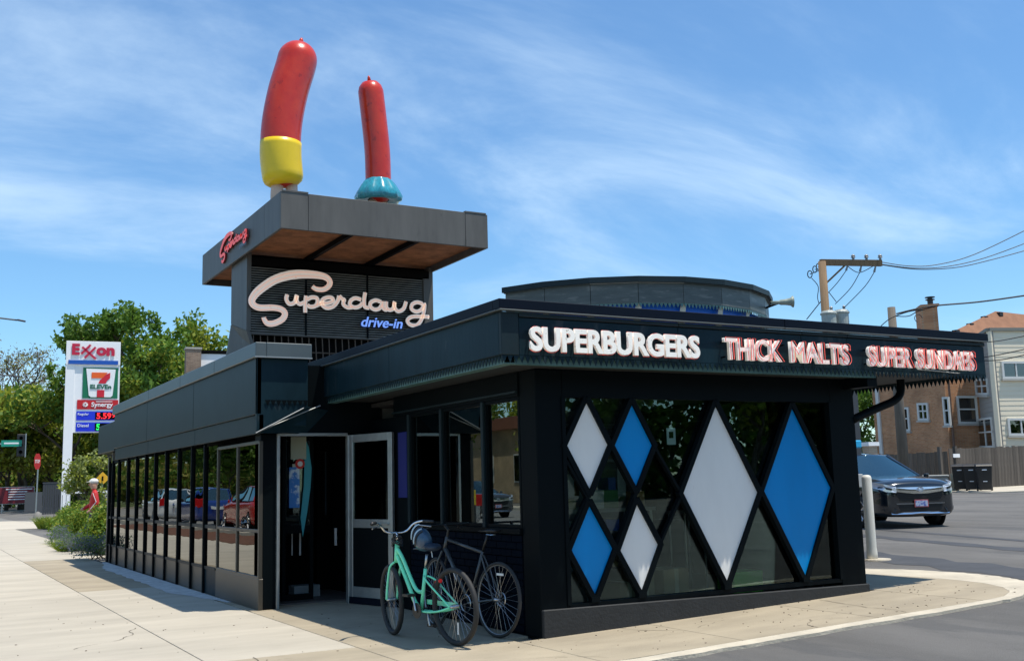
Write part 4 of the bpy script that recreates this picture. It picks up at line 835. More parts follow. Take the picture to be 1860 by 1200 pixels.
# ------------------------------------------------------------------ cars
def ssmooth(a): return a*a*(3-2*a)
def make_car(label,paint,loc,rz,group=None,plate=True):
    t=thing('parked_car',label,'car',loc,rz,group)
    # stations: x, half width, hood/deck z, shoulder z, sill z
    ST=[(2.30,.66,.86,.72,.28),(2.28,.74,.93,.76,.25),(2.20,.84,1.00,.82,.23),(2.0,.895,1.04,.86,.22),(1.7,.915,1.07,.90,.22),(1.35,.925,1.10,.92,.22),(1.0,.925,1.13,.95,.22),(.5,.925,1.12,.97,.22),(0,.925,1.12,.98,.22),(-.6,.925,1.13,1.0,.22),(-1.2,.925,1.14,1.02,.22),(-1.7,.915,1.15,1.03,.24),(-2.05,.88,1.13,1.02,.28),(-2.22,.80,1.08,.95,.34),(-2.28,.68,.98,.85,.42)]
    prof=lambda w_,zt,zs,zb:[(0,zb),(w_*.8,zb),(w_*.97,zb+.06),(w_*1.0,zb+.2),(w_*.985,(zb+.2+zs)/2),(w_*1.0,zs-.06),(w_*.985,zs+.01),(w_*.93,zs+(zt-zs)*.55),(w_*.80,zt-.025),(w_*.62,zt+.0),(w_*.3,zt+.018),(0,zt+.022)]
    b=MB(); K=12; rows=[]
    for x,w_,zt,zs,zb in ST:
        P=prof(w_,zt,zs,zb); ring=[(x,y,z) for y,z in P]+[(x,-y,z) for y,z in P[-2:0:-1]]; rows.append(ring)
    m=len(rows[0]); b.v=[v for r_ in rows for v in r_]
    for i in range(len(rows)-1):
        for k in range(m): b.f.append((i*m+k,i*m+(k+1)%m,(i+1)*m+(k+1)%m,(i+1)*m+k)); b.m.append(0)
    b.f+=[tuple(range(m-1,-1,-1)),tuple((len(rows)-1)*m+k for k in range(m))]; b.m+=[0,0]
    body=b.build('body',paint,t,smooth=True); es=body.modifiers.new('sub','SUBSURF'); es.levels=1; es.render_levels=1
    # greenhouse
    lo=[(1.02,.72),(.55,.83),(-.3,.85),(-1.2,.84),(-1.95,.76),(-2.12,.55)]; hi=[(.10,.44),(-.02,.52),(-.5,.56),(-1.2,.56),(-1.75,.52),(-1.9,.40)]
    zl_=[1.10,1.12,1.12,1.13,1.13,1.10]; zh=[1.585,1.615,1.655,1.645,1.60,1.58]
    gl=[(x,y,z) for (x,y),z in zip(lo,zl_)]; gh=[(x,y,z) for (x,y),z in zip(hi,zh)]
    mir=lambda P:[(x,-y,z) for x,y,z in P]
    rf_=MB(); n=6
    top=[(x,0,z+.03) for x,y,z in gh]; rf_.v=gh+top+mir(gh)
    for i in range(5): rf_.f+=[(i,i+1,6+i+1,6+i),(6+i,6+i+1,12+i+1,12+i)]; rf_.m+=[0,0]
    o=rf_.build('roof',paint,t,smooth=True); q=o.modifiers.new('s','SOLIDIFY'); q.thickness=.03
    cg=glassmat('car_glass',(.25,.32,.34),.26,1.6,(.62,.85,.82))
    for sgn in (1,-1):
        A_=[Vector((x,y*sgn,z)) for x,y,z in gl]; B_=[Vector((x,y*sgn,z)) for x,y,z in gh]
        for i,nm in ((0,'quarter_window'),(1,'side_window'),(2,'side_window'),(3,'side_window')):
            b=MB(); e=.04; a0=A_[i].lerp(A_[i+1],e); a1=A_[i].lerp(A_[i+1],1-e); b0=B_[i].lerp(B_[i+1],e); b1=B_[i].lerp(B_[i+1],1-e)
            b.add([a0,a1,a1.lerp(b1,.94),a0.lerp(b0,.94)],[(0,1,2,3)]); b.build(nm,cg,t,norm=False)
        for i in range(6):
            pb=MB(); pb.tube([A_[i],A_[i].lerp(B_[i],.5)+Vector((0,sgn*.01,0)),B_[i]],.030 if i!=2 else .022,6); pb.build('pillar',paint if i in(0,5,4) else blkp,t)
        MB().obox((.82,sgn*.93-(.09 if sgn<0 else -.0),1.02),(.1,0,0),(0,.10,0),(0,0,.14)).build('wing_mirror',paint,t,bevel=.02)
    b=MB(); P=[]; nx=6
    for j in range(nx+1):
        f_=-1+2*j/nx; P.append(((1.02+.14*(1-f_*f_)),.72*f_,1.115)); 
    Q=[((.10+.07*(1-(-1+2*j/nx)**2)),.44*(-1+2*j/nx),1.588+.035*(1-(-1+2*j/nx)**2)) for j in range(nx+1)]
    b.v=P+Q; b.f=[(j,j+1,nx+2+j,nx+1+j) for j in range(nx)]; b.m=[0]*nx; b.build('windscreen',cg,t,smooth=True,norm=False)
    b=MB(); b.quad((-1.9,-.42,1.59),(-1.9,.42,1.59),(-2.14,.56,1.10),(-2.14,-.56,1.10)); b.build('rear_window',cg,t,norm=False)
    b=MB(); b.box(-1.8,.7,-.72,.72,.55,1.0); 
    for x in (.1,-.9):
        for y in (-.4,.4): b=MB(); b.box(x-.1,x+.06,y-.22,y+.22,.9,1.38); b.build('seat',blkm,t,bevel=.04)
    # front surface pieces
    def fx(y,z):
        y=abs(y); xa=2.30-.02*(y/.6) if y<.6 else (2.28-.10*(y-.6)/.22 if y<.82 else 2.18-.30*((y-.82)/.09))
        xz=2.30 if z<.84 else 2.30-.11*((z-.84)/.14)**1.2
        return min(xa,xz)+.018-(max(0,2.30-xa)*max(0,2.30-xz))*1.0
    def patch(nm,poly,mt,par=t,lift=0,th=.02,sub=3):
        pts=[]
        for i in range(len(poly)):
            a=poly[i];c=poly[(i+1)%len(poly)]
            for k in range(sub): pts.append((a[0]+(c[0]-a[0])*k/sub,a[1]+(c[1]-a[1])*k/sub))
        # triangulated fan from centre follows the curve
        cy=sum(p[0] for p in pts)/len(pts); cz=sum(p[1] for p in pts)/len(pts)
        b=MB(); V=[(fx(y,z)+lift,y,z) for y,z in pts]; n=len(V)
        b.v=V+[(fx(cy,cz)+lift,cy,cz)]+[(x-th-.02,y,z) for x,y,z in V]
        b.f=[(i,(i+1)%n,n) for i in range(n)]+[(i,n+1+i,n+1+(i+1)%n,(i+1)%n) for i in range(n)]; b.m=[0]*len(b.f)
        return b.build(nm,mt,par)
    lampm=M('lamp_lens',(.72,.76,.80),.12,metal=.35); grl=M('grille_black',(.006,.006,.007),.4)
    gr=patch('grille',[(-.56,.89),(.56,.89),(.52,.66),(.42,.57),(-.42,.57),(-.52,.66)],grl)
    patch('grille_bar',[(-.60,.87),(.60,.87),(.56,.78),(.16,.73),(-.16,.73),(-.56,.78)],chrome,gr,.016)
    patch('grille_slot',[(-.50,.835),(-.10,.82),(-.10,.80),(-.50,.815)],grl,gr,.026); patch('grille_slot',[(.50,.835),(.10,.82),(.10,.80),(.50,.815)],grl,gr,.026)
    for z in (.71,.66,.61): patch('grille_slat',[(-.48,z),(.48,z),(.47,z-.018),(-.47,z-.018)],grl,gr,.01)
    for sgn in (1,-1):
        patch('headlight',[(sgn*.55,.89),(sgn*.80,.95),(sgn*.925,1.01),(sgn*.905,.87),(sgn*.76,.78),(sgn*.55,.76)],lampm,t,.028)
        patch('lamp_inner',[(sgn*.64,.855),(sgn*.77,.885),(sgn*.75,.835),(sgn*.65,.81)],grl,t,.042)
        patch('fog_lamp_recess',[(sgn*.55,.42),(sgn*.83,.46),(sgn*.80,.36),(sgn*.60,.33)],grl,t,.008)
    patch('lower_intake',[(-.52,.50),(.52,.50),(.46,.35),(-.46,.35)],grl)
    patch('intake_trim',[(-.56,.53),(.56,.53),(.55,.505),(-.55,.505)],M('trim_dark_chrome',(.25,.25,.26),.3,metal=.9),t,.012)
    patch('bumper_trim',[(-.70,.335),(.70,.335),(.66,.295),(-.66,.295)],chrome,t,.012)
    # badge
    b=MB(); ring=[(2.345,.062*math.cos(a)*1.1,.815+.055*math.sin(a)) for a in [i*PI/10 for i in range(20)]]; b.tube(ring,.009,6,close=True)
    o=b.build('badge',chrome,t); b=MB(); b.tube([(2.345,-.038,.855),(2.345,-.026,.815),(2.345,-.038,.775)],.008,5); b.tube([(2.345,.038,.855),(2.345,.026,.815),(2.345,.038,.775)],.008,5); b.tube([(2.345,-.026,.815),(2.345,.026,.815)],.007,5); b.build('badge_letter',chrome,o)
    if plate:
        o=MB().box(2.335,2.345,-.16,.16,.44,.60).build('number_plate',M('plate_red_edge',(.5,.12,.12),.5),t); MB().box(2.345,2.349,-.14,.14,.46,.58).build('plate_face',M('plate_face',(.45,.5,.62),.4,spots=((.08,.12,.4),12,.5,.9)),o)
    MB().obox((-2.30,-.30,.75),(0,.6,0),(0,0,.12),(-.02,0,0)).build('rear_plate',white,t)
    tl=M('tail_light',(.55,.01,.01),.2)
    for sgn in (1,-1): MB().obox((-2.20,sgn*.62,.85),(0,sgn*.22,0),(-.02,0,.35),(-.07,0,0)).build('tail_light',tl,t,bevel=.01)
    # wheels
    for x in (1.32,-1.34):
        for sgn in (1,-1):
            MB().lathe([(0,.0),(.41,.0),(.41,.06),(0,.06)],(x,sgn*.885-(.03),.36),24,0,'y').build('wheel_arch',blkm,t)
            o=MB().lathe([(.20,-.10),(.33,-.11),(.345,-.08),(.35,0),(.345,.08),(.33,.11),(.20,.10)],(x,sgn*.84,.35),28,0,'y').build('wheel',rubber,t,smooth=True)
            rmb=MB(); rmb.lathe([(.0,.0),(.235,.0),(.245,sgn*.03)],(x,sgn*.92,.35),24,0,'y'); rmb.build('rim',grl,o)
            b=MB()
            for k in range(5):
                a=2*PI*k/5+.3
                for da in (-.12,.12): b.tube([(x+.05*math.cos(a),sgn*.945,.35+.05*math.sin(a)),(x+.24*math.cos(a+da),sgn*.945,.35+.24*math.sin(a+da))],.014,5)
            b.tube([(x+.24*math.cos(i*PI/12),sgn*.94,.35+.24*math.sin(i*PI/12)) for i in range(24)],.010,5,close=True)
            b.build('rim_spokes',chrome if plate else steel,o)
    return t
carp=M('car_black_blue',(.008,.014,.021),.14,metal=.3,coat=1,spec=.6)
h=R(248); hv=Vector((math.cos(h),math.sin(h),0)); lv=Vector((-hv.y,hv.x,0))
P=Vector((14.9,7.35,0)); ctr=P-lv*.80-hv*1.33
car=make_car('dark blue black compact SUV parked on the lot right of the building','x' and carp,(ctr.x,ctr.y,zg(ctr.x)),h)
cd=[('silver SUV parked across the street, nearest of the row seen mirrored in the glass',M('car_silver',(.42,.43,.44),.2,metal=.7,coat=1),(-9.0,22,-.03),R(90)),
('red SUV parked in the kerbside row across from the glazed wing',M('car_red',(.42,.012,.01),.2,coat=1),(-9.0,30,-.03),R(90)),
('blue SUV parked in the kerbside row between the red and the white one',M('car_blue',(.01,.04,.22),.2,coat=1),(-9.0,38.5,-.03),R(90)),
('white SUV parked in the kerbside row beyond the blue one',M('car_white',(.7,.7,.68),.2,coat=1),(-9.0,46,-.03),R(90)),
('grey SUV driving on the far side of the street',M('car_grey',(.10,.105,.11),.2,metal=.5,coat=1),(-17,34,-.03),R(-90))]
for lb,pt,lc,rz in cd:
    r=bpy.data.objects.new('parked_car',None)
    def cp(o,par,first=False):
        c=o.copy(); COL.objects.link(c); c.parent=par
        if c.type=='MESH' and c.data.materials and c.data.materials[0]==carp:
            c.data=c.data.copy(); c.data.materials[0]=pt
        for ch in list(o.children): cp(ch,c)
        return c
    c=cp(car,None); c.location=lc; c.rotation_euler=(0,0,rz); c['label']=lb; c['group']='cars along the street'

# ------------------------------------------------------------------ trees
def leafmat(n,c,c2): return M(n,c,.55,col2=c2,vs=.35,transl=.35,spec=.3)
LM={'green':leafmat('leaf_green',(.13,.235,.03),(.075,.155,.02)),'yellow':leafmat('leaf_yellow_green',(.34,.37,.04),(.21,.26,.025)),'dark':leafmat('leaf_dark',(.06,.12,.02),(.09,.16,.022)),
'olive':leafmat('leaf_olive',(.32,.29,.07),(.20,.21,.04)),'pale':leafmat('leaf_pale',(.33,.36,.13),(.22,.28,.08)),'bright':leafmat('leaf_bright',(.14,.24,.025),(.09,.17,.018)),'lav':leafmat('leaf_lavender',(.17,.19,.24),(.12,.14,.13)),'tan':leafmat('leaf_tan',(.22,.18,.12),(.16,.13,.09))}
bark=M('bark',(.11,.085,.06),.9,var=.4,vs=6,bump=.4,bs=30)
def leaves(pts,size,seed,tilt=1.0):
    r=np.random.default_rng(seed); n=len(pts); a=r.normal(size=(n,3)); a/=np.linalg.norm(a,axis=1)[:,None]
    b=r.normal(size=(n,3)); b[:,2]*=tilt; b-=a*(a*b).sum(1)[:,None]; b/=np.linalg.norm(b,axis=1)[:,None]+1e-9
    s=size*r.uniform(.6,1.3,size=(n,1)); a=a*s; b=b*s*.6
    V=np.stack([pts-a,pts+b*.9,pts+a,pts-b*.9],1).reshape(-1,3); Fc=np.arange(4*n).reshape(-1,4)
    return V,Fc
def leafmesh(name,V,Fc,mats,mi,parent):
    me=bpy.data.meshes.new(name); me.vertices.add(len(V)); me.vertices.foreach_set('co',V.reshape(-1)); nf=len(Fc)
    me.loops.add(nf*4); me.loops.foreach_set('vertex_index',Fc.reshape(-1)); me.polygons.add(nf); me.polygons.foreach_set('loop_start',np.arange(0,nf*4,4)); 
    for m in mats: me.materials.append(m)
    me.polygons.foreach_set('material_index',mi); me.update(calc_edges=True); me.validate()
    o=bpy.data.objects.new(name,me); COL.objects.link(o); o.parent=parent; return o
def tree(name,label,loc,h,spread,seed,mats,nl=9000,ls=.16,trunk=.25,levels=3,clump=.11,thin=.0,group=None,lean=0,lowest=.28):
    t=thing(name,label,'tree',loc,0,group); r=random.Random(seed); b=MB(); tips=[]
    def grow(p,d,Ln,rad,lv):
        pts=[p]; q=p; dd=d
        for k in range(4):
            dd=(dd+Vector((r.uniform(-.22,.22),r.uniform(-.22,.22),r.uniform(-.05,.16)))).normalized(); q=q+dd*Ln/4; pts.append(q)
        b.tube(pts,[rad*(1-.17*k) for k in range(5)],6 if lv<2 else 4)
        if lv>=levels: tips.append(pts[-1]); tips.append(pts[2]); return
        m=r.choice((3,4,4)) if lv else r.choice((5,6))
        for k in range(m):
            f_=r.uniform(.45,1) if lv else lowest+.0+(1-lowest)*(k+1)/m*.9
            i=min(3,int(f_*4)); s=pts[i].lerp(pts[i+1],f_*4-i); g=2*PI*(k/m)+r.uniform(-.6,.6); tl=r.uniform(.5,1.1)
            side=Vector((math.cos(g),math.sin(g),0)); nd=(dd*math.cos(tl)+side*math.sin(tl)*1.1+Vector((0,0,.25))).normalized()
            grow(s,nd,Ln*r.uniform(.5,.72)*(spread if lv==0 else 1),rad*.5,lv+1)
        tips.append(pts[-1])
    grow(Vector((0,0,0)),Vector((lean,0,1)).normalized(),h*.62,h*.028*trunk/.25,0)
    zmx=max(p.z for p in tips); sc=h*.97/zmx
    b.v=[(x*sc,y*sc,z*sc) for x,y,z in b.v]; tips=[p*sc for p in tips]
    b.build('trunk',bark,t,smooth=True)
    if nl:
        rg=np.random.default_rng(seed); T_=np.array([tuple(p) for p in tips if p.z>h*.2]); n=len(T_); w_=rg.uniform(.3,1.6,size=n); w_/=w_.sum(); idx=rg.choice(n,size=nl,p=w_)
        off=rg.normal(size=(nl,3)); off/=np.linalg.norm(off,axis=1)[:,None]; off*=(rg.uniform(0,1,size=(nl,1))**.5)*h*clump*rg.uniform(.6,1.25,size=(n,1))[idx]; off[:,2]*=.75
        V,Fc=leaves(T_[idx]+off,ls,seed); cm=rg.integers(0,len(mats),size=n)[idx]; cm=np.where(rg.uniform(size=nl)<.25,rg.integers(0,len(mats),size=nl),cm)
        leafmesh('crown',V,Fc,mats,cm.astype(np.int32),t)
    return t
def bush(name,label,loc,rx,ry,h,seed,mats,nl,ls,group=None,cat='bush',spiky=False):
    t=thing(name,label,cat,loc,0,group); rg=np.random.default_rng(seed)
    k=14; c=np.stack([rg.uniform(-.65,.65,k)*rx,rg.uniform(-.65,.65,k)*ry,rg.uniform(.25,.72,k)*h],1); i=rg.integers(0,k,nl)
    o=rg.normal(size=(nl,3)); o/=np.linalg.norm(o,axis=1)[:,None]; o*=rg.uniform(.45,1,size=(nl,1))*np.array([[rx*.42,ry*.42,h*.33]]); P=c[i]+o; P[:,2]=np.abs(P[:,2])
    if spiky:
        b=MB(); r=random.Random(seed)
        for j in range(nl//3):
            a=r.uniform(0,2*PI); q=r.uniform(0,.5); x,y=rx*q*math.cos(a),ry*q*math.sin(a); hh=h*r.uniform(.55,1); ox,oy=rx*.9*math.cos(a)*r.uniform(.2,1),ry*.9*math.sin(a)*r.uniform(.2,1)
            b.add([(x-.012,y,0),(x+.012,y,0),(x+ox*.5+.008,y+oy*.5,hh*.7),(x+ox,y+oy,hh),(x+ox*.5-.008,y+oy*.5,hh*.7)],[(0,1,2,3,4)],r.randrange(len(mats)))
        b.build('blades',mats,t,norm=False); return t
    V,Fc=leaves(P,ls,seed); leafmesh('foliage',V,Fc,mats,rg.integers(0,len(mats),nl).astype(np.int32),t)
    b=MB(); r=random.Random(seed)
    for j in range(7): b.tube([(r.uniform(-.2,.2)*rx,r.uniform(-.2,.2)*ry,0),(c[j][0],c[j][1],c[j][2])],[.02*h,.008*h],5)
    b.build('stems',bark,t); return t
def gp(px,py,D,z=-.02): p=at(px,py,D); return (p.x,p.y,z)
G,Y,Dk,O_,Pa,Br=LM['green'],LM['yellow'],LM['dark'],LM['olive'],LM['pale'],LM['bright']
tree('large_tree','large dark green open crowned tree rising behind the white petrol sign',gp(214,900,98),17.3,.9,4,[G,Br,G,Br],10500,.23,levels=3,clump=.058,trunk=.3,lowest=.25)
tree('large_tree','yellow green spreading tree between the petrol sign and the sign tower',gp(388,900,100),16.8,1.35,23,[Y,Br,Y],16000,.25,levels=3,clump=.10)
tree('large_tree','mid green tree filling the gap left of the brick chimney',gp(318,900,92),15.0,1.15,31,[G,Y,Br],12000,.23,levels=3,clump=.09)
tree('bare_tree','grey bare tree with fine branches at the left edge above the woods',gp(40,900,118),18.3,1.0,12,[LM['tan'],O_],2600,.14,levels=4,clump=.05,trunk=.26)
tree('bare_tree','smaller leafless tree just left of the petrol sign',gp(92,900,124),15.8,.9,18,[LM['tan'],O_],2000,.16,levels=4,clump=.05,trunk=.2)
for i,(px,D,h_,sd,mm,lb) in enumerate([(-25,112,11.5,41,[O_,Y],'olive tree at the far left behind the red board'),(12,118,10.2,42,[O_,Y],'low olive tree behind the traffic signal'),(58,110,10.8,43,[Y,O_,Y],'yellowish tree behind the stop sign'),(100,112,11.5,44,[Y,G],'yellow green tree directly left of the petrol sign pole'),(150,104,11,45,[G,Y],'mid green tree behind the petrol sign pole'),(205,108,12,46,[Dk,G],'dark tree under the price panels'),(255,110,12,47,[G,Dk],'dark tree behind the wing roof'),(420,105,13,48,[Y,G],'light green tree hidden mostly by the sign tower')]):
    tree('dense_tree',lb,gp(px,900,D),h_,1.25,sd,mm,9500,.27,levels=3,clump=.13,lowest=.08)
for i,(px,D,h_,sd,mm,lb) in enumerate([(-40,105,6.5,61,[G,O_],'low dark shrub mass left of the red board'),(25,112,6,62,[O_,Y],'low dark shrub mass behind the red board'),(75,106,6,63,[G,O_,Y],'dark shrub mass behind the stop sign'),(125,98,6.5,64,[G,O_],'dark shrub mass behind the gate beside the petrol sign'),(180,96,6,65,[Dk,G],'dark shrub mass behind the walking person')]):
    bush('thicket',lb,gp(px,900,D+28),5.4,3,h_+1,sd,mm,7000,.26)
tree('young_tree','young pale leaved tree beside the petrol sign behind the hedge',gp(160,925,44),3.15,.8,71,[Pa,Y],2600,.075,levels=3,clump=.10,lowest=.15)
tree('green_tree','bright green tree seen between the building and the brick house',(*gp(1583,860,80)[:2],.8),7.6,1.3,72,[Br,G],9000,.17,levels=3,clump=.15,lowest=.05)
bush('thicket','green bush behind the small brick pier on the right',(*gp(1590,860,74)[:2],.8),2.4,2,3.2,73,[Br,G],4000,.12)
# planting along the wing
for i,(px,py,D,rx,h_,sd,lb) in enumerate([(150,935,36,1.0,1.30,81,'bright hedge bush nearest the petrol sign'),(172,935,32,.8,1.25,82,'bright hedge bush in the middle of the hedge row'),(196,945,28.5,.7,1.30,83,'bright hedge bush touching the end of the glazed wing'),(138,935,42,1.0,1.1,84,'farthest bright hedge bush by the sign pole')]):
    bush('hedge_bush',lb,gp(px,py,D,0),rx,rx,h_,sd,[Br,Y,Br],5200,.045,group='hedge bushes')
for i,(px,D,sd,lb) in enumerate([(125,40,91,'grey lavender clump farthest along the bed'),(142,34,92,'grey lavender clump third from the wing'),(158,30,93,'grey lavender clump second from the wing'),(181,26.5,94,'grey blue lavender clump next to the wing corner')]):
    bush('lavender_clump',lb,gp(px,940,D,0),.8,.8,.62,sd,[LM['lav'],LM['lav'],G],4200,.022,group='lavender clumps')
for i,(px,D,sd,lb) in enumerate([(84,52,101,'small green grass tuft left on the verge'),(104,49,102,'larger green grass tuft beside the sign pole'),(130,31,103,'straggly green tuft at the front of the bed')]):
    bush('grass_tuft',lb,gp(px,950,D,0),.65,.65,.62 if i<2 else .35,sd,[Br,Y],1600,.03,group='grass tufts',spiky=True)
# ------------------------------------------------------------------ petrol sign
D=66; bp=at(109.5,943,D); z0=-.03
fwd=Vector((bp.x-CP.x,bp.y-CP.y,0)).normalized(); rt=Vector((fwd.y,-fwd.x,0))
yaw=math.atan2(rt.y,rt.x)
gs=thing('petrol_sign','tall white petrol station sign with price panels left of the building','sign',(bp.x,bp.y,z0),yaw)
wsg=M('sign_white',(.88,.88,.87),.4); K=31.0
def ux(px,py): return (px-(109.5+.0405*(943-py)))/K*.955
def zy(py): return (943-py)/K
MB().prism([(0,0,0),(.50,0,0),(.50,0,zy(640)),(0,0,zy(620))],(0,.5,0)).build('pole',wsg,gs,bevel=.01)
MB().box(.0,2.98,-.03,.47,zy(663),zy(620)).build('header_panel',wsg,gs,bevel=.01)
MB().box(.5,2.98,.05,.40,zy(786),zy(663)).build('panel_case',wsg,gs)
def sp_(nm,x0,x1,y0,y1,mt,t0=-.04,par=gs,th=.03): return MB().box(x0,x1,t0-th,t0,zy(y1),zy(y0)).build(nm,mt,par)
sr=M('sign_letter_red',(.55,.01,.05),.4); sb=M('sign_bar_blue',(.01,.09,.42),.4)
def gt(s,x0,x1,y0,y1,mt,lift=0,off=.03,par=gs): text(s,'lettering',mt,par,(x0,-.06-lift,zy(y1)),(1,0,0),(0,0,1),x1-x0,zy(y0)-zy(y1),.03,offset=off)
gt('E',ux(132,635),ux(146,635),625,645.5,sr,off=.05)
b=MB()
for (xa,ya),(xb,yb) in (((150,630.8),(174,652.5)),((148.3,643.7),(165,626.7)),((154,650.8),(174,630.8))):
    p=Vector((ux(xa,ya),0,zy(ya)));q=Vector((ux(xb,yb),0,zy(yb))); t_=(q-p).normalized(); n=Vector((t_.z,0,-t_.x))*.06; b.prism([p+n+Vector((0,-.09,0)),q+n+Vector((0,-.09,0)),q-n+Vector((0,-.09,0)),p-n+Vector((0,-.09,0))],(0,.03,0))
b.build('double_cross_letters',sr,gs)
gt('on',ux(175,638),ux(208,638),631,646.5,sr,off=.05)
sp_('blue_bar',.14,2.86,655,662.5,sb)
gp_=sp_('store_logo_panel',.95,2.88,668,724,M('sign_green',(.005,.16,.07),.4),.04)
b=MB(); b.prism([(1.12,.0,zy(670)),(2.74,.0,zy(671)),(2.60,.0,zy(719)),(2.5,0,zy(722)),(1.42,0,zy(722)),(1.30,.0,zy(719))],(0,-.03,0)); b.build('logo_field',wsg,gp_)
org=M('sign_orange',(.85,.12,.01),.4); rd=M('sign_red_flat',(.62,.01,.03),.4)
b=MB(); b.prism([(1.42,-.035,zy(677)),(2.30,-.035,zy(677)),(2.02,-.035,zy(687.5)),(1.42,-.035,zy(687.5))],(0,-.02,0)); b.build('seven_top',org,gp_)
b=MB(); b.prism([(2.44,-.033,zy(677)),(2.44,-.033,zy(687)),(2.28,-.033,zy(692)),(2.2,-.033,zy(697)),(1.80,-.033,zy(697)),(1.86,-.033,zy(692)),(2.02,-.033,zy(687)),(2.2,-.033,zy(681))],(0,-.022,0)); b.build('seven_stem',rd,gp_)
b=MB(); b.box(1.74,2.14,-.055,-.033,zy(722),zy(709)); b.build('seven_foot',rd,gp_)
text('ELEVEn','lettering',M('sign_green_text',(.005,.12,.05),.4),gp_,(1.36,-.04,zy(707)),(1,0,0),(0,0,1),1.16,zy(699)-zy(707),.02,offset=.03)
rp=sp_('brand_panel',.68,2.93,727,744,M('panel_red',(.55,.008,.012),.4),.04)
text('Synergy','lettering',wsg,rp,(1.46,.0,zy(742)),(1,0,0),(0,0,1),1.18,zy(731)-zy(742),.02,offset=.02)
MB().box(1.70,2.6,-.01,0,zy(730.6),zy(729.4)).build('text_line',wsg,rp)
b=MB(); 
for q in range(10): a=2*PI*q/10; b.tube([(1.13+.05*math.cos(a),-.0,zy(735.5)+.05*math.sin(a)),(1.13+.15*math.cos(a+.3),-.0,zy(735.5)+.15*math.sin(a+.3))],.022,5)
b.build('swirl_mark',wsg,rp)
pbm=M('panel_blue',(.01,.03,.62),.35)
for (y0,y1,lb,dg,cm) in [(748,764,'Regular','5.59¹⁄'.replace('¹⁄','9'),M('digit_red',(.9,.02,.02),.4,emit=1.0,ecol=(1,.02,.04))),(768,784,'Diesel','5.',M('digit_green',(.02,.9,.1),.4,emit=1.0,ecol=(.02,1,.15)))]:
    pp=sp_('price_panel',.66,2.93,y0,y1,pbm,.04); sp_('digit_field',1.68,2.90,y0+1.5,y1-1.5,blkm,.008,pp,.01)
    text(lb,'lettering',wsg,pp,(.74,0,zy(y0+8)),(1,0,0),(0,0,1),.6,zy(y0+3)-zy(y0+8.5),.01,offset=.01)
    text(dg if lb=='Diesel' else '5.59','digits',cm,pp,(1.76,-.012,zy(y1-2.5)),(1,0,0),(0,0,1),.30 if lb=='Diesel' else .80,zy(y0+2.5)-zy(y1-2.5),.01,offset=.02)
    if lb!='Diesel': text('9','digits',cm,pp,(2.60,-.012,zy(y1-5)),(1,0,0),(0,0,1),.2,.28,.01,offset=.02)
# ------------------------------------------------------------------ left street furniture
D=74; p=at(64,945,D); t=thing('stop_sign','small red stop sign seen nearly edge on, on a thin steel pole','sign',(p.x,p.y,-.02),yaw)
MB().tube([(0,0,0),(.05,0,4.15)],.045,8).build('pole',steel,t)
b=MB(); b.prism([(x*.45-.0,-.06,z) for x,z in [(-.26*.8,3.15),(.26*.8,3.15),(.42,3.4),(.42,3.9),(.21,4.15),(-.21,4.15),(-.42,3.9),(-.42,3.4)]],(0,.02,0)); o=b.build('plate',M('stop_red',(.5,.02,.02),.5),t)
text('STOP','lettering',wsg,o,(-.14,-.062,3.55),(1,0,0),(0,0,1),.28,.22,.004,offset=.02)
p=at(-2,920,103); t=thing('information_board','dark red information board with white text lines at the far left','sign',(p.x,p.y,-.02),yaw)
k_=1900/103/1.03; MB().box(0,49/k_,0,.1,.85,2.25).build('board',M('board_red',(.20,.012,.02),.5),t)
MB().box(-.05,49/k_+.05,.1,.14,.8,2.3).build('board_back',alu,t)
for x in (.2,2.9): MB().box(x,x+.08,.02,.1,0,1.0).build('leg',steel,t)
b=None
for i,(a,c) in enumerate([(.5,2.6),(.7,2.2),(.7,2.5),(.7,2.0),(.7,2.3)]): MB().box(a,c,-.02,0,2.05-i*.22,2.13-i*.22).build('text_line',wsg,t)
p=at(-8,806,92); t=thing('traffic_signal','traffic signal on a mast arm with a green street name plate at the left edge','traffic light',(p.x,p.y,p.z),yaw)
k_=1900/92/1.04
MB().tube([(-4,0,.0),(2.2,0,.0)],.06,8).build('mast_arm',steel,t)
MB().box(30/k_,42/k_,-.15,.15,-1.0,.75).build('signal_head',blkp,t,bevel=.03)
MB().box(42/k_,43.5/k_,-.2,.2,-1.05,.8).build('backplate_edge',alu,t)
o=MB().box(8/k_,41/k_-.2,-.22,-.18,-.22,.28).build('street_name_plate',M('street_green',(.01,.30,.20),.5),t)
MB().box(10/k_+.1,10/k_+1.15,-.226,-.221,-.02,.10).build('text_line',wsg,o)
for z in (.45,-.1,-.65): MB().lathe([(0,0),(.13,0),(.13,-.12)],(36/k_,-.16,z),12,0,'y').build('lens',blkm,t)
MB().tube([(-4,0,-6.5),(-4,0,1)],.1,8).build('mast',steel,t)
for px,py,D,lb in [(47,583,70,'upper street lamp arm reaching in at the left edge against the sky'),(37,684,88,'lower street lamp arm reaching in at the left edge')]:
    p=at(px,py,D); t=thing('street_lamp',lb,'street lamp',(p.x,p.y,p.z),yaw)
    MB().tube([(-4.5,0,-p.z),(-4.5,0,-.5),(-4.0,0,.12),(-2.6,0,.25),(-.5,0,.04)],.05,8).build('arm',M('lamp_grey',(.08,.085,.09),.5),t)
    MB().tube([(-.65,0,.05),(-.4,0,.05),(-.05,0,-.02),(.0,0,-.03)],[.05,.11,.10,.04],10,flat=.55).build('lamp_head',M('lamp_dark',(.03,.035,.05),.5),t,smooth=True)
p=at(76,940,86); t=thing('gate_enclosure','dark grey slatted enclosure wall beside the petrol sign','wall',(p.x,p.y,-.02),yaw)
k_=1900/86/1.03
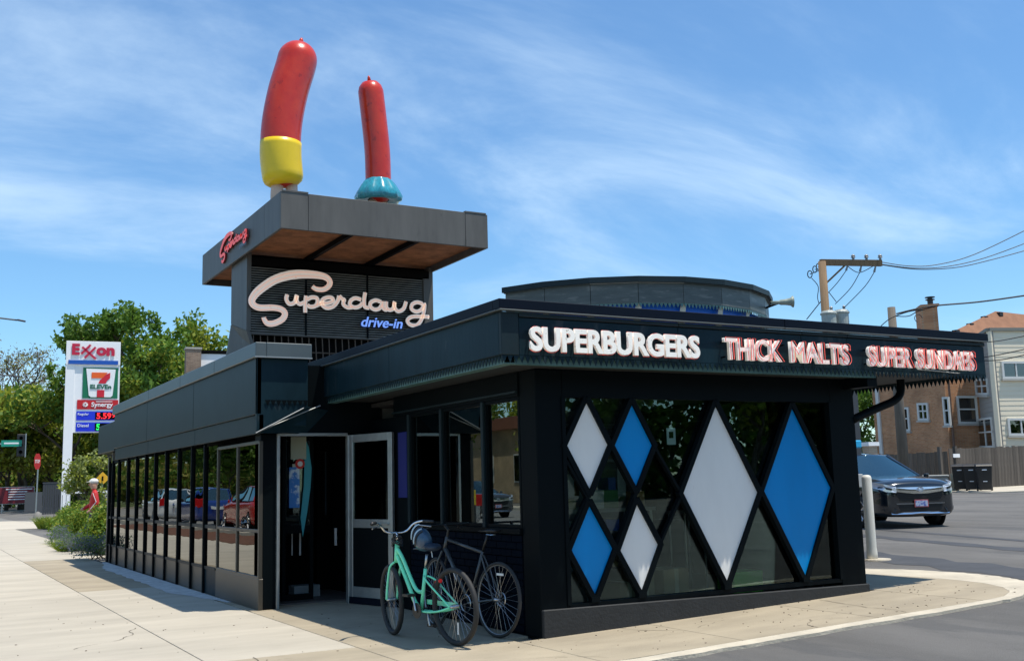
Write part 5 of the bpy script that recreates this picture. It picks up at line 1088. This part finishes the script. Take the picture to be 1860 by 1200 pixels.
for i in range(12): MB().box(i*.16-.0,i*.16+.145,0,.05,0,2.35).build('board',M('encl_grey',(.05,.055,.06),.6),t)
MB().box(-1.2,-.02,0,.1,.3,1.75).build('low_panel',M('encl_grey2',(.08,.085,.09),.6),t)
MB().box(-.04,1.95,-.02,.08,2.35,2.45).build('cap_rail',M('encl_grey',(.05,.055,.06)),t)
p=at(186,882,52); t=thing('warning_sign','small yellow diamond warning sign behind the walking person','sign',(p.x,p.y,-.02),yaw)
MB().prism([(0,0,1.9),(.30,0,2.2),(0,0,2.5),(-.30,0,2.2)],(0,.02,0)).build('plate',M('sign_yellow',(.85,.45,.02),.5),t); MB().tube([(0,.03,0),(0,.03,2.3)],.03,6).build('pole',steel,t); MB().tube([(0,-.01,2.1),(0,-.01,2.3)],.04,6).build('symbol',blkm,t)
p=at(160,893,48); t=thing('rail_fence','white rail and dark picket fence behind the hedge','fence',(p.x,p.y,-.02),yaw)
MB().box(-.7,1.2,0,.04,1.55,1.64).build('rail',wsg,t)
for i in range(16): MB().box(-1.3+i*.15,-1.28+i*.15,.05,.08,0,1.5).build('picket',blkp,t)
p=at(62,935,70); t=thing('utility_cover','pale utility hump beside the stop sign pole','utility box',(p.x+.2,p.y,-.02)); MB().lathe([(0,.55),(.12,.5),(.24,.32),(.3,0)],(0,0,0),14).build('cover',M('hump_grey',(.2,.19,.17),.8),t,smooth=True)
# house with chimney behind the wing
p=at(352,700,72); hs=thing('white_house','low house with white gable wall and brick chimney behind the glazed wing','house',(p.x,p.y,0),yaw)
k_=1900/72/1.04; zb_=lambda py:(p.z+(700-py)/k_)
MB().box(.3,5,0,5,0,zb_(646)).build('wall',wsg,hs)
rfm=M('roof_grey',(.16,.15,.13),.9,var=.3)
b=MB(); b.prism([(-.7,-.3,zb_(690)),(5,-.3,zb_(638)),(5,-.3,zb_(633)),(-.7,-.3,zb_(684))],(0,-2,0)); b.build('roof',rfm,hs)
MB().box(.2,5,-.1,5,zb_(645),zb_(640)).build('roof_edge',blkm,hs)
bt=brickmat('brick_brown',(.20,.12,.08),(.30,.20,.13),(.35,.31,.26)); MB().box(-.6,.35,-.8,.1,0,zb_(641)).build('chimney',bt,hs)
MB().box(-.65,.40,-.85,.15,zb_(641),zb_(638)).build('chimney_cap',M('cap_conc',(.4,.38,.34),.8),hs)

# ------------------------------------------------------------------ right side background
def wpt(px,D): p=at(px,800,D); return Vector((p.x,p.y,0))
def hitw(px,py,P,Q):
    d=sight(px,py); n=Vector((Q.y-P.y,-(Q.x-P.x),0)); s=n.dot(P-CP)/n.dot(d); return CP+d*s
brk=brickmat('brick_orange',(.44,.19,.085),(.54,.27,.13),(.42,.31,.21)); vin=M('vinyl_beige',(.80,.70,.52),.6); ving=M('vinyl_grey',(.30,.28,.25),.6)
H=[wpt(1601,63),wpt(1699,60.5),wpt(1724,59.6),wpt(1786,60.8)]; far=wpt(1786,75); far2=wpt(1601,77)
hs=thing('brick_house','two storey orange brick house with angled bay behind the fence','house',H[0])
def W3(b,P,Q,z0,z1,th,mt,nm,par,org):
    d=(Q-P).normalized(); n=Vector((d.y,-d.x,0)); 
    if n.dot(CP-P)<0: n=-n
    b.prism([P+Vector((0,0,z0)),Q+Vector((0,0,z0)),Q+Vector((0,0,z1)),P+Vector((0,0,z1))],-n*th); return b.build(nm,mt,par,off=org)
ztop=at(1700,616,60).z
for i in range(3): W3(MB(),H[i],H[i+1],0,ztop,.3,brk,'wall',hs,H[0])
W3(MB(),H[0],far2,0,ztop,.3,brk,'wall',hs,H[0]); W3(MB(),H[3],far,0,ztop,.3,brk,'wall',hs,H[0])
def window(P,Q,x0,y0,x1,y1,par,org,fm,mull=1,cross=0,split=0):
    a=hitw(x0,y1,P,Q); c=hitw(x1,y1,P,Q); e=hitw(x0,y0,P,Q); d=(c-a); wd=d.length; d.normalize(); n=Vector((d.y,-d.x,0)); 
    if n.dot(CP-P)<0: n=-n
    ht=e.z-a.z; o=a+n*.01; z=Vector((0,0,1)); f=MB(); e_=.11
    f.obox(o,d*wd,z*e_,n*.09); f.obox(o+z*(ht-e_),d*wd,z*e_,n*.09); f.obox(o+z*e_,d*e_,z*(ht-2*e_),n*.09); f.obox(o+d*(wd-e_)+z*e_,d*e_,z*(ht-2*e_),n*.09)
    if mull: f.obox(o+z*ht*.5,d*wd,z*.07,n*.07)
    if cross: f.obox(o+d*(wd*.5-.035),d*.07,z*ht,n*.072)
    f=f.build('window',fm,par,off=org); MB().obox(o+d*e_+z*e_,d*(wd-2*e_),z*(ht-2*e_),n*.03).build('pane',gl_h,f,off=org)
    MB().obox(o-d*.06-z*.1,d*(wd+.12),z*.09,n*.14).build('window_sill',M('sill_stone',(.45,.43,.38),.7),f,off=org)
    MB().obox(o+d*e_+z*e_-n*.006,d*(wd-2*e_),z*(ht-2*e_),n*.01).build('dark_room_sheet',M('dark_room',(.02,.02,.022),.9),f,off=org)  # dark sheet behind the pane, stands for the unlit room
zz_=lambda x,y:(1560+x/3.157,520+y/3.158)
wf=M('frame_white',(.62,.62,.58),.5)
for (P,Q,x0,y0,x1,y1,mu,cr) in [(H[0],H[1],258,692,300,830,1,0),(H[0],H[1],345,668,408,768,1,1),(H[1],H[2],498,632,535,797,1,0),(H[2],H[3],568,628,683,788,1,0)]:
    a=zz_(x0,y0); c=zz_(x1,y1); window(P,Q,a[0],a[1],c[0],c[1],hs,H[0],wf,mu,cr)
b=MB(); q=hitw(1733,835,H[2],H[3]); b.tube([q+Vector((-.1,-.15,0)),q+Vector((-.1,-.15,ztop-q.z))],.06,6); b.build('drain_pipe',M('pipe_brown',(.12,.07,.05),.6),hs,off=H[0])
MB().obox(H[0]+Vector((-.12,-.1,0)),(.12,0,0),(0,.2,0),(0,0,ztop)).build('corner_trim',wf,hs,off=H[0])
# hip roof behind and chimney
ra=at(1735,598,64); rb_=at(1808,565,70); rc=at(1990,585,70); rd_=at(1990,640,62)
b=MB(); rfm2=M('roof_brown',(.30,.145,.08),.9,var=.25,vs=2,bump=.3,bs=20)
Pz=[at(1716,609,63),at(1808,565,68),at(1990,586,74),at(1990,640,64)]; b.add([Pz[0],Pz[1],Pz[2],Pz[3]],[(0,1,2,3)]); b.build('roof',rfm2,hs,off=H[0],norm=False)
for px,py,D_ in [(1736,600,64),(1762,588,65.5),(1788,575,67),(1815,568,68)]:
    q=at(px,py,D_); MB().box(q.x-.15,q.x+.15,q.y-.15,q.y+.15,q.z-.2,q.z+.02).build('roof_vent',M('vent_black',(.015,.015,.015),.6),hs,off=H[0])
c0=at(1675,600,64); c1=at(1706,600,64); zt_=at(1690,553,64).z; dd_=(c1-c0); 
cb=MB(); cb.obox((c0.x,c0.y,2),(dd_.x,dd_.y,0),(.8,1.0,0),(0,0,zt_-2)); ch=cb.build('chimney',brk,hs,off=H[0])
MB().obox((c0.x-.08,c0.y-.08,zt_-.12),(dd_.x*1.12,dd_.y*1.12,0),(.9,1.1,0),(0,0,.14)).build('chimney_cap',brk,ch,off=H[0])
q=at(1690,553,64.3); MB().lathe([(.16,0),(.16,.25),(.26,.26),(.26,.30),(.14,.31),(.14,.38),(.28,.40),(.28,.44),(0,.46)],(q.x,q.y,q.z+.0),12).build('flue_cowl',blkp,ch,off=H[0])
b=MB(); q=at(1668,578,63.5); b.tube([q+Vector((.22*math.cos(a)*1,-.2*math.cos(a)*.4,.22*math.sin(a))) for a in [i*PI/10 for i in range(15)]],.02,5); b.build('wire_loop',blkp,ch,off=H[0])
# siding house
S=[wpt(1785,60.2),wpt(1814,56.5),wpt(2010,60)]; hs=thing('siding_house','flat roofed house clad in beige and grey vinyl siding at the right edge','house',S[0])
z1=at(1814,600,56.5).z
for (P,Q,mt,nm) in [(S[0],S[1],ving,'grey_wall'),(S[1],S[2],vin,'beige_wall')]:
    W3(MB(),P,Q,0,z1,.2,mt,nm,hs,S[0])
    d=(Q-P).normalized(); n=Vector((d.y,-d.x,0)); 
    if n.dot(CP-P)<0: n=-n
    b=MB(); z=1.0; Ln=(Q-P).length
    while z<z1-.1:
        b.prism([P+d*.05+n*.017+Vector((0,0,z)),P+d*.05+n*.017+Vector((0,0,z+.02)),P+d*.05+n*.004+Vector((0,0,z+.235)),P+d*.05+n*.002+Vector((0,0,z))],d*(Ln-.1)); z+=.24
    b.build('clapboards',mt,hs,off=S[0],kind='stuff')
    MB().prism([P+Vector((0,0,z1)),Q+Vector((0,0,z1)),Q+Vector((0,0,z1+.16)),P+Vector((0,0,z1+.16))],n*.12).build('roof_edge',M('edge_grey',(.2,.2,.17),.6),hs,off=S[0])
b=MB(); n=(CP-S[1]).normalized(); n.z=0; b.obox(S[1]+n*.02,(.10,.0,0),(0,-.1,0),(0,0,z1)); b.build('corner_trim',vin,hs,off=S[0])
MB().prism([S[0]+Vector((0,0,z1)),S[1]+Vector((0,0,z1)),S[2]+Vector((0,0,z1)),wpt(2010,75)+Vector((0,0,z1))],(0,0,.1)).build('roof',M('edge_grey',(.2,.2,.17),.6),hs,off=S[0])
for (P,Q,x0,y0,x1,y1,mu,cr) in [(S[0],S[1],680,527,750,622,1,1),(S[0],S[1],697,755,782,925,1,1),(S[1],S[2],820,430,985,530,0,1),(S[1],S[2],855,755,1010,855,0,1)]:
    a=zz_(x0,y0); c=zz_(x1,y1); window(P,Q,a[0],a[1],c[0],c[1],hs,S[0],wf,mu,cr)
# fence
F0=wpt(1590,50.5); F1=wpt(1722,51); F2=wpt(1960,57)
fc=thing('wood_fence','weathered grey brown board fence along the lot below the houses','fence',(F0.x,F0.y,0)); fw_=M('fence_wood',(.135,.115,.095),.9,var=.45,vs=2,rand=.22,bump=.3,bs=15,stretch=(6,6,.7))
r=random.Random(8); pk=None
for (P,Q,hh) in [(F0,F1,1.72),(F1,F2,1.86)]:
    d=(Q-P); Ln=d.length; d.normalize(); n=int(Ln/.19); ang_=math.atan2(d.y,d.x)
    if hh<1.8:
        pm=MB().box(0,.182,0,.025,0,1.0).build('plank',fw_,fc); pm.rotation_euler=(0,0,ang_); pm.location=(0,0,zg(P.x)); pm.scale=(1,1,hh); base=pm
    for i in range(n):
        q=P+d*(i*.19)
        o=base.copy(); COL.objects.link(o); o.parent=fc; o.location=(q.x-F0.x,q.y-F0.y,zg(q.x)-.03+r.uniform(-.015,.015)); o.rotation_euler=(0,0,ang_+r.uniform(-.03,.03)); o.scale=(1,1,hh+r.uniform(-.02,.02)+.03)
for px in (1705,1733):
    q=wpt(px,50.6); MB().box(q.x-.07,q.x+.07,q.y-.07,q.y+.07,zg(q.x),zg(q.x)+1.95).build('post',fw_,fc,off=(F0.x,F0.y,0))
q=at(1737,827,50.3); MB().box(-.22,.22,-.02,0,-.08,.08).build('notice_plate',wsg,fc,off=(F0.x-q.x,F0.y-q.y,-q.z))
# wheelie bins
bnm=M('bin_black',(.010,.010,.010),.45)
def bin_(loc,rz,label):
    t=thing('wheelie_bin',label,'bin',loc,rz,'black wheelie bins by the fence')
    b=MB(); b.add([(-.24,-.28,.05),(.24,-.28,.05),(.24,.26,.05),(-.24,.26,.05),(-.30,-.36,1.0),(.30,-.36,1.0),(.30,.33,1.0),(-.30,.33,1.0)],[(0,3,2,1),(4,5,6,7),(0,1,5,4),(1,2,6,5),(2,3,7,6),(3,0,4,7)]); b.build('body',bnm,t,bevel=.02)
    b=MB(); b.prism([(-.32,-.39,1.0),(-.32,.37,1.0),(-.32,.34,1.12),(-.32,-.30,1.09)],(.64,0,0)); b.build('lid',bnm,t,bevel=.02)
    MB().tube([(-.28,.40,.98),(.28,.40,.98)],.02,6).build('handle',bnm,t)
    for x in (-.27,.27): MB().lathe([(0,-.03),(.12,-.03),(.12,.03),(0,.03)],(x,.25,.12),14,0,'x').build('wheel',rubber,t)
    MB().box(-.09,.09,-.385,-.372,.84,.88).build('label_strip',wsg,t); MB().box(-.08,.08,-.345,-.325,.38,.41).build('label_strip',wsg,t)
    return t
for px,D,lb in [(1747,49.2,'leftmost of the three black wheelie bins by the fence'),(1768,48.4,'middle black wheelie bin of the three by the fence'),(1790,47.6,'rightmost black wheelie bin, its front fully visible')]:
    q=at(px,890,D); bin_((q.x,q.y,zg(q.x)+.05),R(-58 if px<1780 else -50),lb)
q=at(1735,885,49.5); t=thing('short_post','short pale wooden post left of the wheelie bins','post',(q.x,q.y,zg(q.x))); MB().box(-.12,.12,-.1,.1,0,.75).build('post',M('post_pale',(.42,.38,.28),.8),t); MB().box(-.13,.13,-.11,.11,.75,.78).build('cap',M('post_pale',(.42,.38,.28)),t)
q=at(1700,876,49); t=thing('grit_bin','low grey box against the fence behind the car','bin',(q.x,q.y,zg(q.x)+.2),R(-50)); MB().box(-.5,.5,-.3,.3,0,.45).build('body',M('grit_grey',(.3,.3,.28),.7),t,bevel=.04); MB().box(-.54,.54,-.34,.34,.45,.55).build('lid',M('grit_grey',(.3,.3,.28)),t,bevel=.03)
# utility poles
wood=M('pole_wood',(.24,.155,.085),.9,var=.35,vs=3,stretch=(3,3,.3)); woodg=M('pole_wood_grey',(.17,.145,.115),.9,var=.35,vs=3,stretch=(3,3,.3)); wirem=M('wire',(.02,.02,.02),.6); cer=M('insulator',(.20,.21,.22),.4)
D=44; q=at(1493,475,D); zt_=q.z
up_=thing('utility_pole','wooden utility pole with a one sided crossarm and two transformers behind the canopy','utility pole',(q.x,q.y,0)); vx=Vector((fwd.y,-fwd.x,0)); fv=(q-CP); fv.z=0; fv.normalize(); rv=Vector((fv.y,-fv.x,0)); k_=1900/D/1.06
MB().tube([(0,0,0),(0,0,zt_)],[.21,.16],12).build('pole',wood,up_,smooth=True)
def L2(px,py,dz=0): p_=at(px,py,D); return Vector((p_.x-q.x,p_.y-q.y,p_.z))
a=L2(1490,476); c=L2(1601,477.5); b=MB(); dd=(c-a); b.obox(a+Vector((0,-.06,-.14)),dd,(0,.12,0),(0,0,.26)); b.build('crossarm',wood,up_,bevel=.01)
MB().tube([L2(1539,478),L2(1501,514)],.04,6).build('brace',wood,up_)
for px in (1550,1574,1599): MB().lathe([(0,.0),(.05,0),(.05,.08),(.10,.1),(.06,.14),(.09,.17),(.04,.22),(0,.24)],L2(px,472),10).build('insulator',cer,up_); 
for px,py in ((1537,489),(1562,491),(1588,492)): MB().tube([L2(px+3,481),L2(px,py+2)],[.03,.05],6).build('insulator',cer,up_)
for px,py,s_ in ((1471,498,1),(1480,489,.9),(1486,484,.8)):
    b=MB(); cpt=L2(px,py); b.tube([cpt+rv*.09*s_*math.cos(i*PI/6)+Vector((0,0,.15*s_*math.sin(i*PI/6))) for i in range(12)],.022,5,close=True); b.build('fuse_cutout',blkp,up_); MB().tube([cpt,L2(1491,490)],.018,5).build('bracket',blkp,up_)
tr=M('transformer_grey',(.36,.39,.36),.5,var=.15,vs=4)
for px,py,dl in ((1506,585,-.5),(1529,583,.1)):
    cpt=at(px,py,D+dl)-Vector((q.x,q.y,0)); b=MB(); b.lathe([(0,-.9),(.29,-.9),(.29,.30),(.33,.31),(.33,.36),(.25,.45),(0,.5)],cpt,18); o=b.build('transformer',tr,up_,smooth=False)
    MB().lathe([(.03,.4),(.08,.45),(.05,.52),(.07,.58),(0,.66)],cpt+rv*.12,10).build('bushing',cer,o)
def wire(P,nm='wire',r_=.016,par=up_): MB().tube(catmull(P,6),r_,5).build(nm,wirem,par)
wire([L2(1537,491),L2(1522,512),L2(1503,533)]); wire([L2(1562,494),L2(1545,523),L2(1517,552)]); wire([L2(1588,494),L2(1571,520),L2(1535,557)])
wire([L2(1474,505),L2(1486,520),L2(1485,540),L2(1488,552)]); wire([L2(1540,484),L2(1560,495),L2(1585,484)]); wire([L2(1492,546),L2(1465,580)],r_=.02); wire([L2(1505,530),L2(1519,548)])
ow=thing('overhead_wires','bundle of thin dark overhead wires running right from the utility pole','wires',(q.x,q.y,0))
for P in ([(1601,476),(1650,483),(1700,481),(1770,462),(1875,412)],[(1601,480),(1660,487),(1720,484),(1790,468),(1880,435)],[(1601,481),(1665,489),(1735,486),(1800,472),(1880,450)]):
    wire([at(px,py,D+(px-1601)*.01)-Vector((q.x,q.y,0)) for px,py in P],par=ow,r_=.018)
for P in ([(1628,570),(1660,562),(1700,555),(1780,548),(1880,534)],): wire([at(px,py,47)-Vector((q.x,q.y,0)) for px,py in P],par=ow,r_=.035)
for P in ([(1626,574),(1650,574),(1668,565),(1700,556)],[(1600,592),(1618,578),(1650,566),(1680,562)],[(1780,622),(1820,618),(1880,606)],[(1780,650),(1820,643),(1880,630)],[(1780,655),(1820,653),(1880,640)]): wire([at(px,py,47)-Vector((q.x,q.y,0)) for px,py in P],par=ow,r_=.02)
qq=at(1619,560,47.5); up2=thing('utility_pole','plain grey wooden utility pole standing in front of the fence','utility pole',(qq.x,qq.y,0)); MB().tube([(0,0,zg(qq.x)),(0,0,at(1619,558,47.5).z)],[.24,.165],12).build('pole',woodg,up2,smooth=True)
MB().tube([(0,-.17,3.0),(0,-.17,4.2)],.03,6).build('conduit',blkp,up2)
# small things between building and house
q=at(1557,830,30); t=thing('rear_block','dark grey rear block of the drive-in seen under the canopy','outbuilding',(q.x,q.y,0),yaw); MB().box(-1.6,.18,0,4,0,4.4).build('wall',M('block_grey',(.045,.05,.055),.6),t,bevel=.01)
MB().box(-1.6,.2,-.05,4,4.4,4.5).build('coping',pn2,t)
q=at(1581,835,46); t=thing('brick_pier','small buff brick pier on a grey block wall beside the green tree','pier',(q.x,q.y,0),yaw); MB().box(-.20,.22,-.2,.2,1.2,2.6).build('pier',brickmat('brick_buff',(.5,.36,.24),(.42,.3,.2),(.45,.4,.33)),t); MB().box(-.27,.29,-.27,.27,2.6,2.76).build('cap_stone',wsg,t); MB().box(-.3,.36,-.3,.3,0,1.9).build('block_wall',M('block_wall',(.34,.35,.34),.8,var=.2,vs=3),t)

# ------------------------------------------------------------------ across the street (mirrored in the glass)
for i,(x,y,h_,sd,mm,lb) in enumerate([(-27,18,8,111,[G,Dk],'street tree across the road nearest the restaurant'),(-28,30,9.5,112,[G,Y],'second street tree across the road'),(-27.5,60,9,113,[Y,G],'fourth street tree across the road'),(-29,74,10,114,[G,Dk],'fifth street tree across the road'),(-28,92,11,115,[Dk,G],'farthest street tree across the road'),(-30,46,7,116,[Y,O_],'small yellow green tree before the tan building')]):
    tree('street_tree',lb,(x,y,0),h_,1.1,sd,mm,4500,.22,levels=2,clump=.2,lowest=.3,group='street trees across the road')
t=thing('tan_building','long tan brick building with a brown roof across the street','building',(-36,52,0)); MB().box(-5,2,-12,16,0,5.5).build('wall',brickmat('brick_tan',(.42,.30,.16),(.48,.34,.19),(.4,.33,.24)),t); MB().box(-5.4,2.4,-12.5,16.5,5.5,6.4).build('roof',M('roof_terracotta',(.25,.10,.06),.8),t)
for y in (-9,-4,1,6,11): f=MB().box(2.0,2.06,y,y+1.8,1.5,3.6).build('window',wf,t); MB().box(2.05,2.08,y+.1,y+1.7,1.6,3.5).build('pane',gl_h,f)
t=thing('corner_store','low store with red and blue signboard across the street','building',(-33,86,0)); MB().box(-5,2,-9,9,0,4.2).build('wall',wsg,t); MB().box(2,2.3,-8.5,-1,3.0,4.6).build('signboard',rd,t); MB().box(2,2.3,0,8.5,3.0,4.6).build('signboard',sb,t)
for y in (-7,-3.5,1,5): f=MB().box(2.0,2.05,y,y+2.4,.6,2.7).build('window',blkp,t); MB().box(2.05,2.07,y+.1,y+2.3,.7,2.6).build('pane',gl_h,f)
for i,(x,y,h_) in enumerate([(-20,78,8),(-26,112,11),(-34,104,12),(-42,118,13),(-38,92,12),(-52,110,14),(-60,128,15),(-46,76,10),(-16,118,11)]):
    tree('park_tree',['broad','tall','rounded','leafy','full','big','high','low','narrow'][i]+' tree in the grove beyond the road, seen mirrored in the wing glass',(x,y,0),h_,1.3,160+i,[[G,Dk],[Y,G],[O_,G]][i%3],4500,.32,levels=2,clump=.22,lowest=.08,group='grove beyond the road')
for i,(x,y) in enumerate([(-22,98),(-30,120),(-24,138),(-38,134),(-46,146),(-58,150),(-30,160),(-70,165),(-14,132)]):
    bush('roadside_thicket',['low','wide','long','shaggy','dense','broad','far','farthest','near'][i]+' thicket under the grove beyond the road',(x,y,0),8,6,5.5,180+i,[G,O_],3500,.36,group='thickets of the grove')
# southern side, mirrored in the diamond window
for i,(x,y,h_,sd,mm,lb) in enumerate([(18,-38,10,121,[G,Dk],'tree across the lot behind the viewer, left one'),(34,-34,9,122,[G,Y],'tree across the lot behind the viewer, middle one'),(50,-42,11,123,[Dk,G],'tree across the lot behind the viewer, right one'),(2,-46,10,124,[Dk,G],'tree on the far street corner behind the viewer')]):
    tree('lot_tree',lb,(x,y,.2),h_,1.2,sd,mm,4000,.26,levels=2,clump=.22,lowest=.15,group='trees behind the viewer')
for i,(x,y) in enumerate([(-8,-44),(6,-42),(14,-40),(22,-44),(29,-36),(40,-38),(46,-32),(56,-36),(66,-30)]):
    bush('thicket',['thicket','tall thicket','broad thicket','leafy thicket','dark thicket','wide thicket','high thicket','deep thicket','end thicket'][i]+' of the %s row place behind the viewer'%['first','second','third','fourth','fifth','sixth','seventh','eighth','ninth'][i],(x,y,.2),5.5,3,7.5+(i%3),140+i,[Dk,G],3500,.34,group='thickets behind the viewer')
# ------------------------------------------------------------------ people
def person(loc,rz,label,jack,trou,cap=None,scale=1,stripe=None,stride=.18):
    t=thing('person',label,'person',loc,rz); me=bpy.data.meshes.new('sk'); 
    V=[(0,0,.95),(0,0,1.15),(0,.02,1.38),(0,.02,1.50),(.04,.0,1.60),(.03,0,1.70),
       (0,.10,.90),(stride,.11,.50),(stride-.05,.12,.08),(stride+.12,.12,.04),
       (0,-.10,.90),(-stride*.4,-.11,.48),(-stride-.12,-.12,.12),(-stride+.02,-.12,.05),
       (0,.20,1.40),(-.06,.25,1.14),(.12,.24,.96),(.19,.23,.92),(0,-.20,1.40),(.06,-.25,1.14),(.26,-.22,1.02),(.33,-.20,1.0)]
    E_=[(0,1),(1,2),(2,3),(3,4),(4,5),(0,6),(6,7),(7,8),(8,9),(0,10),(10,11),(11,12),(12,13),(2,14),(14,15),(15,16),(16,17),(2,18),(18,19),(19,20),(20,21)]
    RR=[.15,.15,.17,.065,.10,.085,.10,.075,.05,.045,.10,.075,.05,.045,.075,.06,.045,.04,.075,.06,.045,.04]
    me.from_pydata(V,E_,[]); o=bpy.data.objects.new('sk',me); COL.objects.link(o); md=o.modifiers.new('s','SKIN')
    for i,rr in enumerate(RR): sv=me.skin_vertices[0].data[i]; sv.radius=(rr,rr*(1.25 if i in(0,1,2) else 1)); sv.use_root=(i==0)
    s2_=o.modifiers.new('ss','SUBSURF'); s2_.levels=2; s2_.render_levels=2
    dg=bpy.context.evaluated_depsgraph_get(); dg.update(); m2=bpy.data.meshes.new_from_object(o.evaluated_get(dg)); bpy.data.objects.remove(o)
    skin=M('skin',(.42,.24,.16),.5); m2.materials.clear()
    for m_ in (skin,jack,trou,M('shoe',(.05,.05,.05),.5)): m2.materials.append(m_)
    for p_ in m2.polygons:
        c=p_.center; p_.use_smooth=True
        hand=abs(c.y)>.17 and c.z<1.0 and c.z>.85 or (c.x>.26 and c.z>.9 and c.z<1.12)
        p_.material_index=0 if (c.z>1.53 or hand) else (1 if c.z>.93 or (abs(c.y)>.2 and c.z>.9) else (3 if c.z<.1 else 2))
    m2.name='body'; ob=bpy.data.objects.new('body',m2); COL.objects.link(ob); ob.parent=t
    MB().ball((.035,0,1.66),(.105,.085,.12),12).build('head',skin,t,smooth=True); MB().ball((.145,0,1.65),(.02,.014,.022),8).build('nose',skin,t,smooth=True)
    for y in(-.032,.032): MB().ball((.128,y,1.675),.011,6).build('eye',blkm,t)
    MB().obox((.132,-.025,1.605),(.004,0,0),(0,.05,0),(0,0,.008)).build('mouth',M('lips',(.3,.1,.08),.5),t)
    if cap: b=MB(); b.ball((.03,0,1.72),(.115,.098,.085),14); b.build('cap',cap,t,smooth=True); MB().obox((.10,-.07,1.715),(.11,0,-.01),(0,.14,0),(0,0,.012)).build('cap_peak',cap,t,bevel=.005)
    else: MB().ball((.01,0,1.70),(.11,.092,.10),12).build('hair',M('hair',(.03,.02,.015),.6),t,smooth=True)
    if stripe:
        for s_ in (-1,1): MB().tube([(.05,s_*.235,1.42),(-.03,s_*.30,1.2),(.1,s_*.285,1.02)],.018,5,flat=.5).build('sleeve_stripe',stripe,t)
    t.scale=(scale,)*3; return t
q=at(172,900,31); person((q.x,q.y,.02),yaw+PI,'person in a red track jacket and white cap walking behind the hedge',M('jacket_red',(.50,.02,.02),.6),M('trousers_dark',(.05,.06,.09),.7),M('cap_white',(.7,.69,.64),.6),1.05,M('stripe_white',(.7,.7,.7),.6))
person((-5.9,15.5,0),R(70),'person in a yellow green safety vest standing by the kerb opposite the glazed wing',M('vest_lime',(.45,.75,.03),.6),M('trousers_black',(.03,.03,.035),.7),None,1.0)
for i,y in enumerate((13.4,)):
    t=thing('parking_post','dark post with a yellow top at the kerb opposite the glazed wing','post',(-6.2,y,0)); MB().tube([(0,0,0),(0,0,1.0)],.08,10).build('post',blkp,t); MB().tube([(0,0,1.0),(0,0,1.35)],.085,10).build('yellow_top',M('post_yellow',(.7,.5,.02),.5),t)
